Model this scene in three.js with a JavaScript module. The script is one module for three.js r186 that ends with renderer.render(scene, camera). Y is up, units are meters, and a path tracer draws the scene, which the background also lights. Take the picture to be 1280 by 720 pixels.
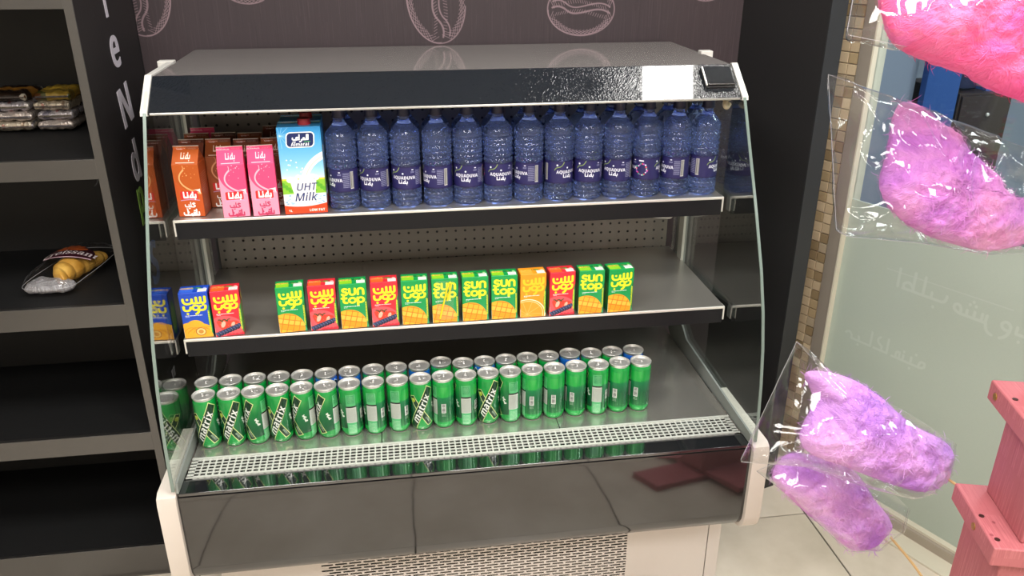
import * as THREE from 'three';
import { RoundedBoxGeometry } from 'three/addons/geometries/RoundedBoxGeometry.js';
import { mergeGeometries, mergeVertices, toCreasedNormals } from 'three/addons/utils/BufferGeometryUtils.js';
import { ImprovedNoise } from 'three/addons/math/ImprovedNoise.js';
import { FontLoader } from 'three/addons/loaders/FontLoader.js';
import { TextGeometry } from 'three/addons/geometries/TextGeometry.js';
import { RectAreaLightUniformsLib } from 'three/addons/lights/RectAreaLightUniformsLib.js';

// ------------------------------------------------------------------ camera, lights, exposure
const scene = new THREE.Scene();
scene.background = new THREE.Color(0x0a0a0b);
const camera = new THREE.PerspectiveCamera(38.834, 1280 / 720, 0.05, 30);
camera.rotation.order = 'YXZ';
camera.position.set(-0.1474, 1.6452, 2.1893);
camera.rotation.set(-0.40947, -0.14607, 0.0014);
const renderer = new THREE.WebGLRenderer({ antialias: true });
renderer.toneMapping = THREE.LinearToneMapping;
renderer.toneMappingExposure = 1.0;
renderer.shadowMap.enabled = true;
RectAreaLightUniformsLib.init();
const CEIL = 2.72;
const LAMP = 21;                                   // radiance of the ceiling panels
// [x, z, width, length] of the unseen ceiling light panels
const PANELS = [[0.95, 0.3, 0.21, 0.6], [-0.85, 1.5, 0.6, 0.6], [0.35, 1.5, 0.6, 0.6], [-0.85, 2.7, 0.6, 0.6], [0.35, 2.7, 0.6, 0.6], [1.45, 2.7, 0.6, 0.6], [2.3, 0.2, 0.6, 0.6], [2.9, 1.6, 0.6, 0.6]];

// ------------------------------------------------------------------ helpers
let seed = 7;
const rnd = () => { seed = (seed * 1664525 + 1013904223) >>> 0; return seed / 4294967296; };
const noise = new ImprovedNoise();
const fbm = (x, y, z, o = 4) => { let s = 0, a = 1, f = 1; for (let i = 0; i < o; i++) { s += a * noise.noise(x * f, y * f, z * f); a *= 0.5; f *= 2.03; } return s; };
const used = new Map();
const numbered = (n) => { const k = used.get(n) || 0; used.set(n, k + 1); return k ? n + '_' + String(k).padStart(3, '0') : n; };
const D = Math.PI / 180;
function mesh(name, geo, mat, parent) { const m = new THREE.Mesh(geo, mat); m.name = name; m.castShadow = m.receiveShadow = true; parent.add(m); return m; }
function thing(name, label, category, pos = [0, 0, 0], turn = 0, group) {
  const o = new THREE.Group(); o.name = numbered(name); o.position.set(...pos); o.rotation.y = turn;
  o.userData = { label, category }; if (group) o.userData.group = group; scene.add(o); return o;
}
function struct(name, geo, mat, label) { const m = mesh(name, geo, mat, scene); m.userData = { kind: 'structure', label, category: 'room' }; return m; }
function structGroup(name, label) { const g = new THREE.Group(); g.name = name; g.userData = { kind: 'structure', label, category: 'room' }; scene.add(g); return g; }
function copy(root, pos, turn, label, group) {
  const c = root.clone(); c.name = numbered(root.name.replace(/_\d\d\d$/, '')); c.position.set(...pos); c.rotation.y = turn;
  c.userData = { ...root.userData }; if (label) c.userData.label = label; if (group) c.userData.group = group; scene.add(c); return c;
}
// box between two corners
function bx(x0, x1, y0, y1, z0, z1, r = 0) {
  const w = x1 - x0, h = y1 - y0, d = z1 - z0;
  const g = r ? new RoundedBoxGeometry(w, h, d, 2, r) : new THREE.BoxGeometry(w, h, d);
  g.translate((x0 + x1) / 2, (y0 + y1) / 2, (z0 + z1) / 2); return g;
}
const merge = (a) => mergeGeometries(a.map((g) => { const n = g.index ? g.toNonIndexed() : g; n.clearGroups && n.clearGroups(); for (const k of Object.keys(n.attributes)) if (!['position', 'normal', 'uv'].includes(k)) n.deleteAttribute(k); return n; }));
// profile given as [z, y] points, extruded along x from x0 to x1
function prof(pts, x0, x1) {
  const s = new THREE.Shape(pts.map(([z, y]) => new THREE.Vector2(z, y)));
  const g = new THREE.ExtrudeGeometry(s, { depth: x1 - x0, bevelEnabled: false, curveSegments: 1 });
  g.rotateY(-Math.PI / 2); g.translate(x1, 0, 0); return g;   // shape x -> world z, depth -> -x
}
// plan polygon given as [x, z], from y0 to y1
function plan(pts, y0, y1) {
  const s = new THREE.Shape(pts.map(([x, z]) => new THREE.Vector2(x, -z)));
  const g = new THREE.ExtrudeGeometry(s, { depth: y1 - y0, bevelEnabled: false });
  g.rotateX(-Math.PI / 2); g.translate(0, y0, 0); return g;
}
function tube(pts, r, seg = 24, rad = 8) { return new THREE.TubeGeometry(new THREE.CatmullRomCurve3(pts.map((p) => new THREE.Vector3(...p))), seg, r, rad); }
function canvas(w, h, draw) { const c = document.createElement('canvas'); c.width = w; c.height = h; const x = c.getContext('2d'); draw(x, w, h); const t = new THREE.CanvasTexture(c); t.colorSpace = THREE.SRGBColorSpace; t.wrapS = t.wrapT = THREE.RepeatWrapping; t.magFilter = THREE.LinearFilter; t.anisotropy = 8; return t; }
function dataTex(n, fn, srgb = false) {
  const a = new Uint8Array(n * n * 4);
  for (let j = 0; j < n; j++) for (let i = 0; i < n; i++) { const v = fn(i / n, j / n); const k = (j * n + i) * 4; const q = Array.isArray(v) ? v : [v, v, v]; for (let c = 0; c < 3; c++) a[k + c] = Math.max(0, Math.min(255, q[c] * 255)); a[k + 3] = 255; }
  const t = new THREE.DataTexture(a, n, n); t.wrapS = t.wrapT = THREE.RepeatWrapping; t.magFilter = THREE.LinearFilter; t.minFilter = THREE.LinearMipmapLinearFilter; if (srgb) t.colorSpace = THREE.SRGBColorSpace; t.needsUpdate = true; return t;
}
// tileable noise on the unit square
const tn = (u, v, f, s = 0, o = 3) => { const a = u * 2 * Math.PI, b = v * 2 * Math.PI, k = f / 6.283; return fbm(Math.cos(a) * k + s, Math.sin(a) * k + Math.cos(b) * k * 1.01, Math.sin(b) * k + s * 2, o); };
const std = (o) => new THREE.MeshStandardMaterial(o);
const phys = (o) => new THREE.MeshPhysicalMaterial(o);
const lin = (r, g, b) => new THREE.Color().setRGB(r, g, b);
// uv in metres by the dominant face direction
function uvm(g, s = 1) {
  const n = g.index ? g.toNonIndexed() : g; const p = n.attributes.position, q = n.attributes.normal, uv = new Float32Array(p.count * 2);
  for (let i = 0; i < p.count; i++) { const ax = Math.abs(q.getX(i)), ay = Math.abs(q.getY(i)), az = Math.abs(q.getZ(i)); let a, b; if (ay >= ax && ay >= az) { a = p.getX(i); b = p.getZ(i); } else if (ax >= az) { a = p.getZ(i); b = p.getY(i); } else { a = p.getX(i); b = p.getY(i); } uv[2 * i] = a * s; uv[2 * i + 1] = b * s; }
  n.setAttribute('uv', new THREE.BufferAttribute(uv, 2)); return n;
}

// ------------------------------------------------------------------ surface textures
const grain = dataTex(256, (u, v) => 0.5 + 0.35 * tn(u, v, 14, 3));
const brushed = dataTex(256, (u, v) => 0.5 + 0.3 * tn(u * 1, v, 3, 9) + 0.28 * (noise.noise(u * 256 * 0.99, 7, 0) * 0.6 + noise.noise(u * 128, 3, v * 2) * 0.4));
const peel = dataTex(256, (u, v) => 0.5 + 0.4 * tn(u, v, 60, 5, 2));
const smear = dataTex(256, (u, v) => { const s = tn(u, v, 7, 2); return 0.32 + 0.16 * s; });
const fibre = dataTex(512, (u, v) => 0.5 + 0.3 * tn(u, v, 40, 1, 4) + 0.14 * Math.sin(30 * tn(u, v, 6, 8, 3)));
const crinkle = dataTex(512, (u, v) => { const a = Math.abs(tn(u, v, 9, 4, 3)), b = Math.abs(tn(u, v, 16, 11, 2)); return Math.max(0, 1 - a * 3.2) * 0.6 + Math.max(0, 1 - b * 3) * 0.35; });
const rep = (t, x, y) => { const c = t.clone(); c.repeat.set(x, y); c.needsUpdate = true; return c; };

const M = {
  white: std({ color: lin(0.72, 0.7, 0.66), roughness: 0.45 }),
  ceiling: std({ color: lin(0.3, 0.3, 0.31), roughness: 0.95 }),
  cream: std({ color: lin(0.62, 0.57, 0.5), roughness: 0.9 }),
  blackLam: std({ color: lin(0.006, 0.006, 0.0065), roughness: 0.6, metalness: 0, bumpMap: rep(grain, 3, 3), bumpScale: 0.0002 }),
  blackPost: std({ color: lin(0.016, 0.015, 0.016), roughness: 0.6 }),
  greyEdge: phys({ color: lin(0.02, 0.0185, 0.018), roughness: 0.3, ior: 2.2, bumpMap: rep(grain, 4, 4), bumpScale: 0.0002 }),
  topPanel: phys({ color: lin(0.22, 0.205, 0.195), roughness: 0.22, roughnessMap: smear, metalness: 0.0 }),
  canopy: phys({ color: lin(0.012, 0.015, 0.02), roughness: 0.1, clearcoat: 1, clearcoatRoughness: 0.03, bumpMap: rep(peel, 5, 5), bumpScale: 0.0011 }),
  canopyIn: std({ color: lin(0.05, 0.05, 0.052), roughness: 0.6 }),
  steel: std({ color: lin(0.5, 0.475, 0.44), metalness: 0.78, roughness: 0.3, bumpMap: rep(brushed, 3, 1), bumpScale: 0.00008 }),
  deck: std({ color: lin(0.55, 0.53, 0.49), metalness: 0.8, roughness: 0.25, bumpMap: rep(brushed, 3, 1), bumpScale: 0.00008 }),
  lip: std({ color: lin(0.86, 0.84, 0.8), metalness: 0.6, roughness: 0.35 }),
  strip: phys({ color: lin(0.011, 0.011, 0.013), roughness: 0.35, specularIntensity: 0.4 }),
  peg: std({ color: lin(0.3, 0.275, 0.25), roughness: 0.42, metalness: 0.35 }),
  dark: std({ color: lin(0.008, 0.008, 0.008), roughness: 0.8 }),
  frameGrey: std({ color: lin(0.25, 0.27, 0.255), roughness: 0.45 }),
  grilleWhite: std({ color: lin(0.62, 0.63, 0.58), roughness: 0.4, metalness: 0.2 }),
  basePanel: phys({ color: lin(0.014, 0.013, 0.013), roughness: 0.06, ior: 1.85, bumpMap: rep(grain, 0.6, 0.2), bumpScale: 0.0006 }),
  ledge: phys({ color: lin(0.012, 0.013, 0.015), roughness: 0.05, ior: 2.2 }),
  cabinet: std({ color: lin(0.74, 0.68, 0.64), roughness: 0.45 }),
  capWhite: std({ color: lin(0.7, 0.63, 0.57), roughness: 0.4 }),
  glass: phys({ color: lin(0.93, 0.97, 0.95), transmission: 1, thickness: 0, roughness: 0.01, ior: 1.7 }),
  glassEdge: phys({ color: lin(0.2, 0.26, 0.23), roughness: 0.15 }),
  pane: phys({ color: lin(0.9, 0.95, 0.97), transmission: 1, thickness: 0, roughness: 0.01, ior: 1.5 }),
  alu: std({ color: lin(0.42, 0.37, 0.31), roughness: 0.45, metalness: 0.35 }),
  aluPale: std({ color: lin(0.66, 0.62, 0.5), roughness: 0.45 }),
  grout: std({ color: lin(0.66, 0.6, 0.5), roughness: 0.9 }),
};

// ------------------------------------------------------------------ room shell
// floor: 60 cm tiles laid square to the fridge, dark joints
{
  const g = structGroup('floor', 'beige stone-look floor tiles with thin dark joints');
  mesh('joint_bed', bx(-2.55, 3.75, -0.06, -0.004, -1.75, 4.05), std({ color: lin(0.03, 0.027, 0.024), roughness: 0.9 }), g);
  const tiles = [0, 1, 2, 3].map((k) => {
    const t = canvas(512, 512, (c, w, h) => {
      const im = c.createImageData(w, h);
      for (let j = 0; j < h; j++) for (let i = 0; i < w; i++) {
        const a = fbm(i / 150 + k * 9, j / 260, k * 3.3, 4) * 0.5 + fbm(i / 30, j / 30, k, 3) * 0.12 + (rnd() - 0.5) * 0.06, q = (j * w + i) * 4;
        im.data[q] = 217 + a * 26; im.data[q + 1] = 206 + a * 27; im.data[q + 2] = 190 + a * 30; im.data[q + 3] = 255;
      }
      c.putImageData(im, 0, 0);
    });
    return std({ map: t, roughness: 0.32, bumpMap: rep(grain, 2, 2), bumpScale: 0.0002 });
  });
  const tg = new RoundedBoxGeometry(0.5955, 0.012, 0.5955, 1, 0.0015);
  for (let i = -6; i <= 7; i++) for (let j = -4; j <= 7; j++) {
    const x = 1.049 - 0.3 + 0.6 * (i - 2), z = 0.3 + 0.3 + 0.6 * (j - 1);
    if (x < -2.2 || x > 3.5 || z < -1.5 || z > 3.8) continue;
    const m = mesh('tile', tg, tiles[(i * 7 + j * 3 + 80) % 4], g); m.position.set(x, -0.006, z); m.rotation.y = ((i * 5 + j * 11) & 1) * Math.PI;
  }
}
struct('ceiling', bx(-2.55, 3.75, CEIL, CEIL + 0.1, -1.75, 4.05), M.ceiling, 'unseen plain grey ceiling');  // out of view; grey so its reflection in glossy black parts stays dim
struct('wall_left', bx(-2.55, -2.45, 0, CEIL, -0.25, 4.05), M.cream, 'unseen cream side wall');  // out of view, pale to bounce lamp light into the shop
struct('wall_front', bx(-2.55, 3.75, 0, CEIL, 3.95, 4.05), M.cream, 'unseen cream wall facing the fridge');  // out of view behind the camera, pale to bounce light back
struct('wall_far', bx(0.99, 3.75, 0, CEIL, -1.75, -1.65), std({ color: lin(0.3, 0.36, 0.45), roughness: 0.9 }), 'pale blue grey wall of the room beyond the glass');
struct('wall_right', bx(3.65, 3.75, 0, CEIL, -1.75, 4.05), std({ color: lin(0.3, 0.38, 0.46), roughness: 0.9 }), 'pale blue wall of the room beyond the glass');
struct('wall_return', bx(0.96, 1.03, 0, CEIL, -1.75, -0.151), std({ color: lin(0.32, 0.38, 0.46), roughness: 0.9 }), 'pale wall end beyond the glass');
// back wall with its plum wood-look covering printed with coffee beans (1 canvas pixel = 1.25 mm)
{
  const X0 = -0.9, X1 = 1.0, Y0 = 1.2, Y1 = 2.2, S = 1000;
  const t = canvas(1900, 1000, (c, w, h) => {
    c.fillStyle = '#3a2f33'; c.fillRect(0, 0, w, h);
    for (let i = 0; i < 5200; i++) {
      const x = rnd() * w, y = rnd() * h, l = 20 + rnd() * 150, b = rnd();
      c.strokeStyle = b > 0.5 ? 'rgba(118,98,104,' + (0.03 + rnd() * 0.09) + ')' : 'rgba(28,20,24,' + (0.05 + rnd() * 0.12) + ')';
      c.lineWidth = 0.6 + rnd() * 1.6; c.beginPath(); c.moveTo(x, y); c.lineTo(x + (rnd() - 0.5) * 4, y + l); c.stroke();
    }
    const bean = (cx, cy, rx, ry, rot, flip = 1) => {
      c.save(); c.translate((cx - X0) * S, (Y1 - cy) * S); c.rotate(rot); c.scale(flip, 1); rx *= S; ry *= S;
      c.strokeStyle = 'rgba(150,126,133,0.8)'; c.lineCap = 'round';
      c.lineWidth = 3.6; c.beginPath(); c.ellipse(0, 0, rx, ry, 0, 0.25, 5.6); c.stroke();
      c.lineWidth = 2.6; c.beginPath(); c.ellipse(-rx * 0.06, ry * 0.04, rx * 0.93, ry * 0.94, 0, 1.6, 4.3); c.stroke();
      for (const [o, a] of [[-0.1, 5], [0.13, 4]]) {   // the split down the middle
        c.lineWidth = a; c.beginPath(); c.moveTo(rx * o, -ry * 0.86); c.bezierCurveTo(rx * (o + 0.4), -ry * 0.4, rx * (o - 0.35), ry * 0.1, rx * (o + 0.06), ry * 0.45); c.quadraticCurveTo(rx * (o + 0.25), ry * 0.65, rx * (o + 0.12), ry * 0.86); c.stroke();
        for (let k = 0; k < 22; k++) { const q = -0.75 + k * 0.07, xx = rx * (o + 0.1 * Math.sin((q + 0.4) * 3.4)); c.lineWidth = 1.6; c.beginPath(); c.moveTo(xx, ry * q); c.lineTo(xx + (o < 0 ? -1 : 1) * rx * 0.12, ry * (q + 0.04)); c.stroke(); }
      }
      for (let k = 0; k < 20; k++) { const a = -1.2 + k * 0.13, a2 = Math.PI - a + 0.1; for (const aa of [a, a2]) { c.lineWidth = 1.7; c.beginPath(); c.moveTo(Math.cos(aa) * rx * 0.98, Math.sin(aa) * ry * 0.98); c.lineTo(Math.cos(aa + 0.3) * rx * 0.8, Math.sin(aa + 0.3) * ry * 0.8); c.moveTo(Math.cos(aa) * rx * 0.98, Math.sin(aa) * ry * 0.98); c.lineTo(Math.cos(aa - 0.25) * rx * 0.84, Math.sin(aa - 0.25) * ry * 0.84); c.stroke(); } }
      c.restore();
    };
    bean(-0.765, 1.495, 0.068, 0.098, 0.1, -1); bean(-0.495, 1.56, 0.082, 0.09, 0.9); bean(-0.012, 1.478, 0.078, 0.112, -0.16);
    bean(0.39, 1.452, 0.07, 0.095, 1.62, -1); bean(0.755, 1.548, 0.075, 0.08, 0.8); bean(0.2, 1.72, 0.08, 0.1, 0.4); bean(-0.3, 1.8, 0.08, 0.1, 1.2);
  });
  const g = structGroup('wall_back', 'dark plum wood-look wall printed with outlined coffee beans');
  mesh('wall_core', bx(-2.55, 1.03, 0, CEIL, -0.25, -0.152), std({ color: lin(0.045, 0.034, 0.038), roughness: 0.7 }), g);
  const sheet = new THREE.BoxGeometry(X1 - X0, Y1 - Y0, 0.002); sheet.translate((X0 + X1) / 2, (Y0 + Y1) / 2, -0.151);
  mesh('printed_covering', sheet, std({ map: t, roughness: 0.6, bumpMap: rep(brushed, 6, 2), bumpScale: 0.0002 }), g);
}
// angled glass partition on the right. s runs along it, from the back wall towards the viewer
const PA = 25 * D, ps = Math.sin(PA), pc = Math.cos(PA);
const pp = (s, off = 0) => [1.29 + ps * s - pc * off, 0.40 + pc * s + ps * off];       // off = towards the shop
const pbox = (s0, s1, y0, y1, o0, o1) => plan([pp(s0, o0), pp(s1, o0), pp(s1, o1), pp(s0, o1)], y0, y1);
const pgroup = (g) => g;
{
  // mosaic strip between the black pilaster and the window frame
  const g = structGroup('wall_mosaic', 'narrow wall strip of small beige and brown mosaic tiles');
  mesh('mortar', pbox(-0.66, -0.388, 0, CEIL, -0.1, -0.004), M.grout, g);
  const cols = [[0.62, 0.49, 0.32], [0.7, 0.56, 0.37], [0.5, 0.38, 0.22], [0.34, 0.25, 0.14], [0.48, 0.39, 0.27]].map((c) => std({ color: lin(...c), roughness: 0.25 }));
  const tg = new RoundedBoxGeometry(0.0265, 0.0285, 0.007, 1, 0.0012);
  for (let j = 0; j < 52; j++) for (let i = 0; i < 4; i++) {
    const s = -0.4035 - i * 0.029, y = 0.06 + j * 0.031, [x, z] = pp(s, -0.002);
    const m = mesh('tile', tg, cols[Math.floor(rnd() * 5)], g); m.position.set(x, y, z); m.rotation.y = -Math.PI / 2 + PA;
  }
}
let frostTex;
{
  const g = structGroup('window_1', 'aluminium framed glass partition, clear above and frosted below');
  mesh('jamb', pbox(-0.386, -0.346, 0, 2.3, -0.05, 0.004), M.alu, g);
  mesh('jamb', pbox(-0.346, -0.341, 0, 2.3, -0.05, 0.007), M.aluPale, g);
  mesh('sill_rail', pbox(-0.341, 1.5, 0, 0.034, -0.05, 0.02), M.alu, g);
  mesh('sill_rail', pbox(-0.341, 1.5, 0.034, 0.042, -0.03, 0.008), M.aluPale, g);
  mesh('threshold', pbox(-0.386, 1.5, 0.0005, 0.006, 0.02, 0.085), M.aluPale, g);
  mesh('head_rail', pbox(-0.341, 1.5, 2.26, 2.3, -0.05, 0.01), M.alu, g);
  mesh('jamb', pbox(1.5, 1.56, 0, 2.3, -0.05, 0.01), M.alu, g);
  mesh('clear_pane', pbox(-0.341, 1.5, 0.944, 2.26, -0.018, -0.012), M.pane, g);
  // frosted lower glass with its lettering, seen from behind
  frostTex = canvas(2048, 1024, (c, w, h) => {
    const S = w / 1.85; c.fillStyle = '#c9d4ca'; c.fillRect(0, 0, w, h);
    const im = c.getImageData(0, 0, w, h); for (let k = 0; k < im.data.length; k += 4) { const q = (rnd() - 0.5) * 5; im.data[k] += q; im.data[k + 1] += q; im.data[k + 2] += q; } c.putImageData(im, 0, 0);
    c.strokeStyle = 'rgba(216,225,218,0.75)'; c.lineCap = c.lineJoin = 'round';
    const put = (s, y, k, lw, d) => { c.save(); c.translate((s + 0.345) * S, h - (y - 0.04) * S); c.scale(k * S, k * S); c.lineWidth = lw; c.stroke(new Path2D(d)); c.restore(); };
    // order-your-drink wording, mirrored
    put(-0.155, 0.735, 0.001, 8, 'M0 -52 V0 M16 0 H60 M46 -54 V0 M46 -4 Q40 -24 26 -20 Q10 -12 22 0 M60 0 H76 V-52 M76 0 H100 V-16 M100 0 H128 Q142 0 142 -20 M110 22 v1');
    put(-0.0, 0.722, 0.001, 8, 'M30 0 Q6 -4 12 -20 Q24 -30 30 -12 V0 H66 V-18 M46 0 V-16 M66 0 H86 V-20 M86 0 H96 Q98 -20 98 -20 M98 0 Q100 24 118 26 M50 -34 v1 M66 -34 v1 M58 -44 v1');
    put(0.135, 0.722, 0.001, 8, 'M22 0 Q2 2 2 -14 Q12 -30 24 -14 Q26 16 4 26 M40 -18 V0 H90 M66 -22 V0 M90 0 Q112 -2 108 -22 M50 18 v1 M84 -50 Q100 -30 108 0');
    put(-0.285, 0.525, 0.001, 7, 'M0 -12 Q14 -26 20 -8 V0 H34 Q50 4 44 -14 M34 0 H66 M44 12 v1 M66 0 H84 V-44 M96 0 H120 M112 -40 Q96 -26 120 -14 V0 H138 V-44');
    put(-0.13, 0.524, 0.001, 7, 'M0 0 H22 V-20 Q8 -22 12 -2 M22 0 H58 V-20 M34 0 V-16 M34 -28 v1 M58 0 H84 Q104 -2 98 -18 Q84 -24 82 -4 M58 14 v1 M70 -34 v1');
    c.lineWidth = 3; c.strokeStyle = 'rgba(216,225,218,0.6)'; c.beginPath(); c.moveTo((0.15) * S, h - (0.735) * S); c.lineTo(0.5 * S, h - (0.74) * S); c.stroke();
  });
  const fg = pbox(-0.341, 1.5, 0.042, 0.942, -0.018, -0.012); { const p = fg.attributes.position, uv = fg.attributes.uv; for (let i = 0; i < p.count; i++) { const s = (p.getX(i) - 1.29) * ps + (p.getZ(i) - 0.4) * pc; uv.setXY(i, (s + 0.345) / 1.85, (p.getY(i) - 0.04) / 0.925); } }
  mesh('frosted_pane', fg, phys({ map: frostTex, roughness: 0.55, transmission: 0.35, thickness: 0 }), g);
  const h = structGroup('wall_header', 'wall above and beside the glass partition');
  mesh('header', pbox(-0.386, 1.56, 2.3, CEIL, -0.1, 0.0), M.cream, h);
  mesh('wall_panel', pbox(1.56, 3.9, 0, CEIL, -0.1, 0.0), M.cream, h);
}
struct('wall_pilaster', plan([[0.863, -0.15], [0.957, 0.166], [0.999, 0.155], [1.0, -0.15]], 0, CEIL), M.blackPost, 'tall black laminate pilaster beside the fridge');
struct('trim_1', plan([[0.957, 0.1665], [0.9585, 0.1705], [1.0105, 0.155], [1.0, 0.153]], 0, CEIL), std({ color: lin(0.02, 0.02, 0.022), roughness: 0.55 }), 'charcoal edge strip of the black pilaster');

// ------------------------------------------------------------------ unseen ceiling lamps, placed for the canopy highlight, the shop and the far room
for (const [i, [x, z, w, l]] of PANELS.entries()) {
  const g = thing('unseen_ceiling_light', i === 0 ? 'unseen narrow white ceiling light panel above the right end of the fridge' : i > 5 ? 'unseen square ceiling light panel placed to light the blue room beyond the glass' : 'unseen square white ceiling light panel placed to light the shop floor', 'light', [x, CEIL, z], 0, i ? (i > 5 ? 'unseen ceiling lights of the far room' : 'unseen ceiling lights of the shop') : undefined);
  mesh('frame', merge([bx(-w / 2 - 0.02, w / 2 + 0.02, -0.02, 0, -l / 2 - 0.02, -l / 2), bx(-w / 2 - 0.02, w / 2 + 0.02, -0.02, 0, l / 2, l / 2 + 0.02), bx(-w / 2 - 0.02, -w / 2, -0.02, 0, -l / 2, l / 2), bx(w / 2, w / 2 + 0.02, -0.02, 0, -l / 2, l / 2)]), M.white, g);
  mesh('diffuser', bx(-w / 2, w / 2, -0.014, -0.001, -l / 2, l / 2), std({ color: 0xffffff, emissive: lin(1, 0.985, 0.95), emissiveIntensity: i ? 3 : 6 }), g);
  const far = i > 5;
  const L = new THREE.RectAreaLight(lin(1, 0.975, 0.93), far ? LAMP * 1.1 : LAMP, w, l); L.position.set(0, -0.022, 0); L.rotation.x = -Math.PI / 2; L.castShadow = true; L.name = 'panel_light'; g.add(L);
}

// ------------------------------------------------------------------ black shelf unit on the left, lettered side
const font = await new FontLoader().loadAsync('fonts/droid/droid_sans_bold.typeface.json');
{
  const g = thing('shelf_unit', 'tall black open shelf unit with lettering down its side', 'shelves', [0, 0, 0]);
  const XL = -1.95, XR = -0.79, Z0 = -0.148, Z1 = 0.288, TOP = 2.3;
  mesh('back_panel', bx(XL, XR, 0, TOP, Z0, Z0 + 0.012), M.blackLam, g);
  const side = mesh('side_panel', bx(XR - 0.018, XR, 0, TOP, Z0 + 0.012, Z1 - 0.004), std({ color: lin(0.017, 0.0145, 0.0155), roughness: 0.55, bumpMap: rep(grain, 3, 3), bumpScale: 0.0002 }), g);
  mesh('front_edge', bx(XR - 0.019, XR + 0.0005, 0, TOP, Z1 - 0.004, Z1, 0.0008), M.greyEdge, side);
  mesh('side_panel', bx(XL, XL + 0.018, 0, TOP, Z0 + 0.012, Z1), M.blackLam, g);
  for (const [y0, y1] of [[1.5, 1.552], [1.136, 1.182], [0.77, 0.826], [0.41, 0.464]]) {
    const s = mesh('shelf', bx(XL + 0.018, XR - 0.018, y0, y1, Z0 + 0.012, Z1 - 0.012), M.blackLam, g);
    mesh('front_edge', bx(XL + 0.018, XR - 0.0185, y0, y1, Z1 - 0.012, Z1, 0.001), M.greyEdge, s);
  }
  const pl = mesh('plinth', bx(XL + 0.018, XR - 0.018, 0.0, 0.1, Z0 + 0.012, Z1 - 0.01), M.blackLam, g);
  mesh('front_edge', bx(XL + 0.018, XR - 0.0185, 0.0, 0.102, Z1 - 0.01, Z1, 0.001), M.greyEdge, pl);
  mesh('chip', tube([[XR - 0.0195, 1.136, Z1], [XR - 0.026, 1.125, Z1 - 0.004], [XR - 0.034, 1.118, Z1 - 0.01]], 0.0016, 8, 5), M.dark, pl);
  // vinyl letters facing the fridge
  const vin = (c) => std({ color: lin(...c), roughness: 0.4 });
  const W = vin([0.62, 0.58, 0.66]), G = vin([0.2, 0.36, 0.06]), B = vin([0.05, 0.16, 0.5]);
  for (const [ch, y, z, h, m, tilt, wx] of [['b', 1.6, 0.1, 0.075, W, 0, 1], ['l', 1.464, 0.094, 0.09, W, 0.06, 0.9], ['e', 1.349, 0.104, 0.099, W, 0.05, 0.95], ['N', 1.205, 0.112, 0.098, W, 0.16, 1.05], ['d', 1.069, 0.102, 0.1, W, 0.1, 0.9], ['p', 0.99, 0.112, 0.09, G, 0, 0.8], ['S', 0.795, 0.108, 0.12, B, -0.1, 0.85], ['v', 0.572, 0.082, 0.07, W, 0, 0.9], ['"', 0.46, 0.1, 0.08, W, 0, 0.8]]) {
    const t = new TextGeometry(ch, { font, size: h * 0.95, depth: 0.0012, curveSegments: 6, bevelEnabled: false }); t.scale(wx * 1.05, 1, 1); t.rotateZ(tilt); t.rotateY(Math.PI / 2);
    const m2 = mesh('letter', t, m, side); m2.position.set(XR, y, z);
  }
}

// ------------------------------------------------------------------ pillow shapes (bags, wrapped cakes, floss)
// closed puffed shape over a star-shaped outline in its own xy plane
function pillow(outline, opt) {
  const { thick, rings = 26, seg = 120, power = 2, wobble = () => 0, flat = 0, back = 1, centre } = opt;
  const crv = new THREE.CatmullRomCurve3(outline.map(([x, y]) => new THREE.Vector3(x, y, 0)), true, 'centripetal', opt.tension || 0.5);
  const pts = opt.sharp ? (() => { const o = []; const n = outline.length; const per = []; let L = 0; for (let i = 0; i < n; i++) { const a = outline[i], b = outline[(i + 1) % n]; per.push(Math.hypot(b[0] - a[0], b[1] - a[1])); L += per[i]; } for (let k = 0; k < seg; k++) { let d = k / seg * L, i = 0; while (d > per[i]) { d -= per[i]; i++; } const a = outline[i], b = outline[(i + 1) % n], t = d / per[i]; o.push(new THREE.Vector3(a[0] + (b[0] - a[0]) * t, a[1] + (b[1] - a[1]) * t, 0)); } return o; })() : crv.getSpacedPoints(seg).slice(0, seg);
  const c = centre || outline.reduce((s, p) => [s[0] + p[0] / outline.length, s[1] + p[1] / outline.length], [0, 0]);
  const pos = [], uv = [], idx = [];
  for (const sgn of [1, -1]) {
    const base = pos.length / 3;
    for (let r = 0; r <= rings; r++) { const q = Math.sin(r / rings * Math.PI / 2); for (let k = 0; k < seg; k++) {
      const x = c[0] + (pts[k].x - c[0]) * q, y = c[1] + (pts[k].y - c[1]) * q;
      const h = Math.pow(Math.max(0, 1 - Math.pow(q, power)), opt.edge || 0.5);
      const z = sgn * (sgn < 0 ? back : 1) * thick * h + wobble(x, y, sgn, q) * Math.min(1, h * 3 + flat);
      pos.push(x, y, z); uv.push(x * 4, y * 4);
    } }
    for (let r = 0; r < rings; r++) for (let k = 0; k < seg; k++) { const a = base + r * seg + k, b = base + r * seg + (k + 1) % seg, d = a + seg, e = b + seg; if (sgn > 0) idx.push(a, d, b, b, d, e); else idx.push(a, b, d, b, e, d); }
  }
  let g = new THREE.BufferGeometry(); g.setAttribute('position', new THREE.Float32BufferAttribute(pos, 3)); g.setAttribute('uv', new THREE.Float32BufferAttribute(uv, 2)); g.setIndex(idx);
  g.computeVertexNormals(); return g;
}

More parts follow.
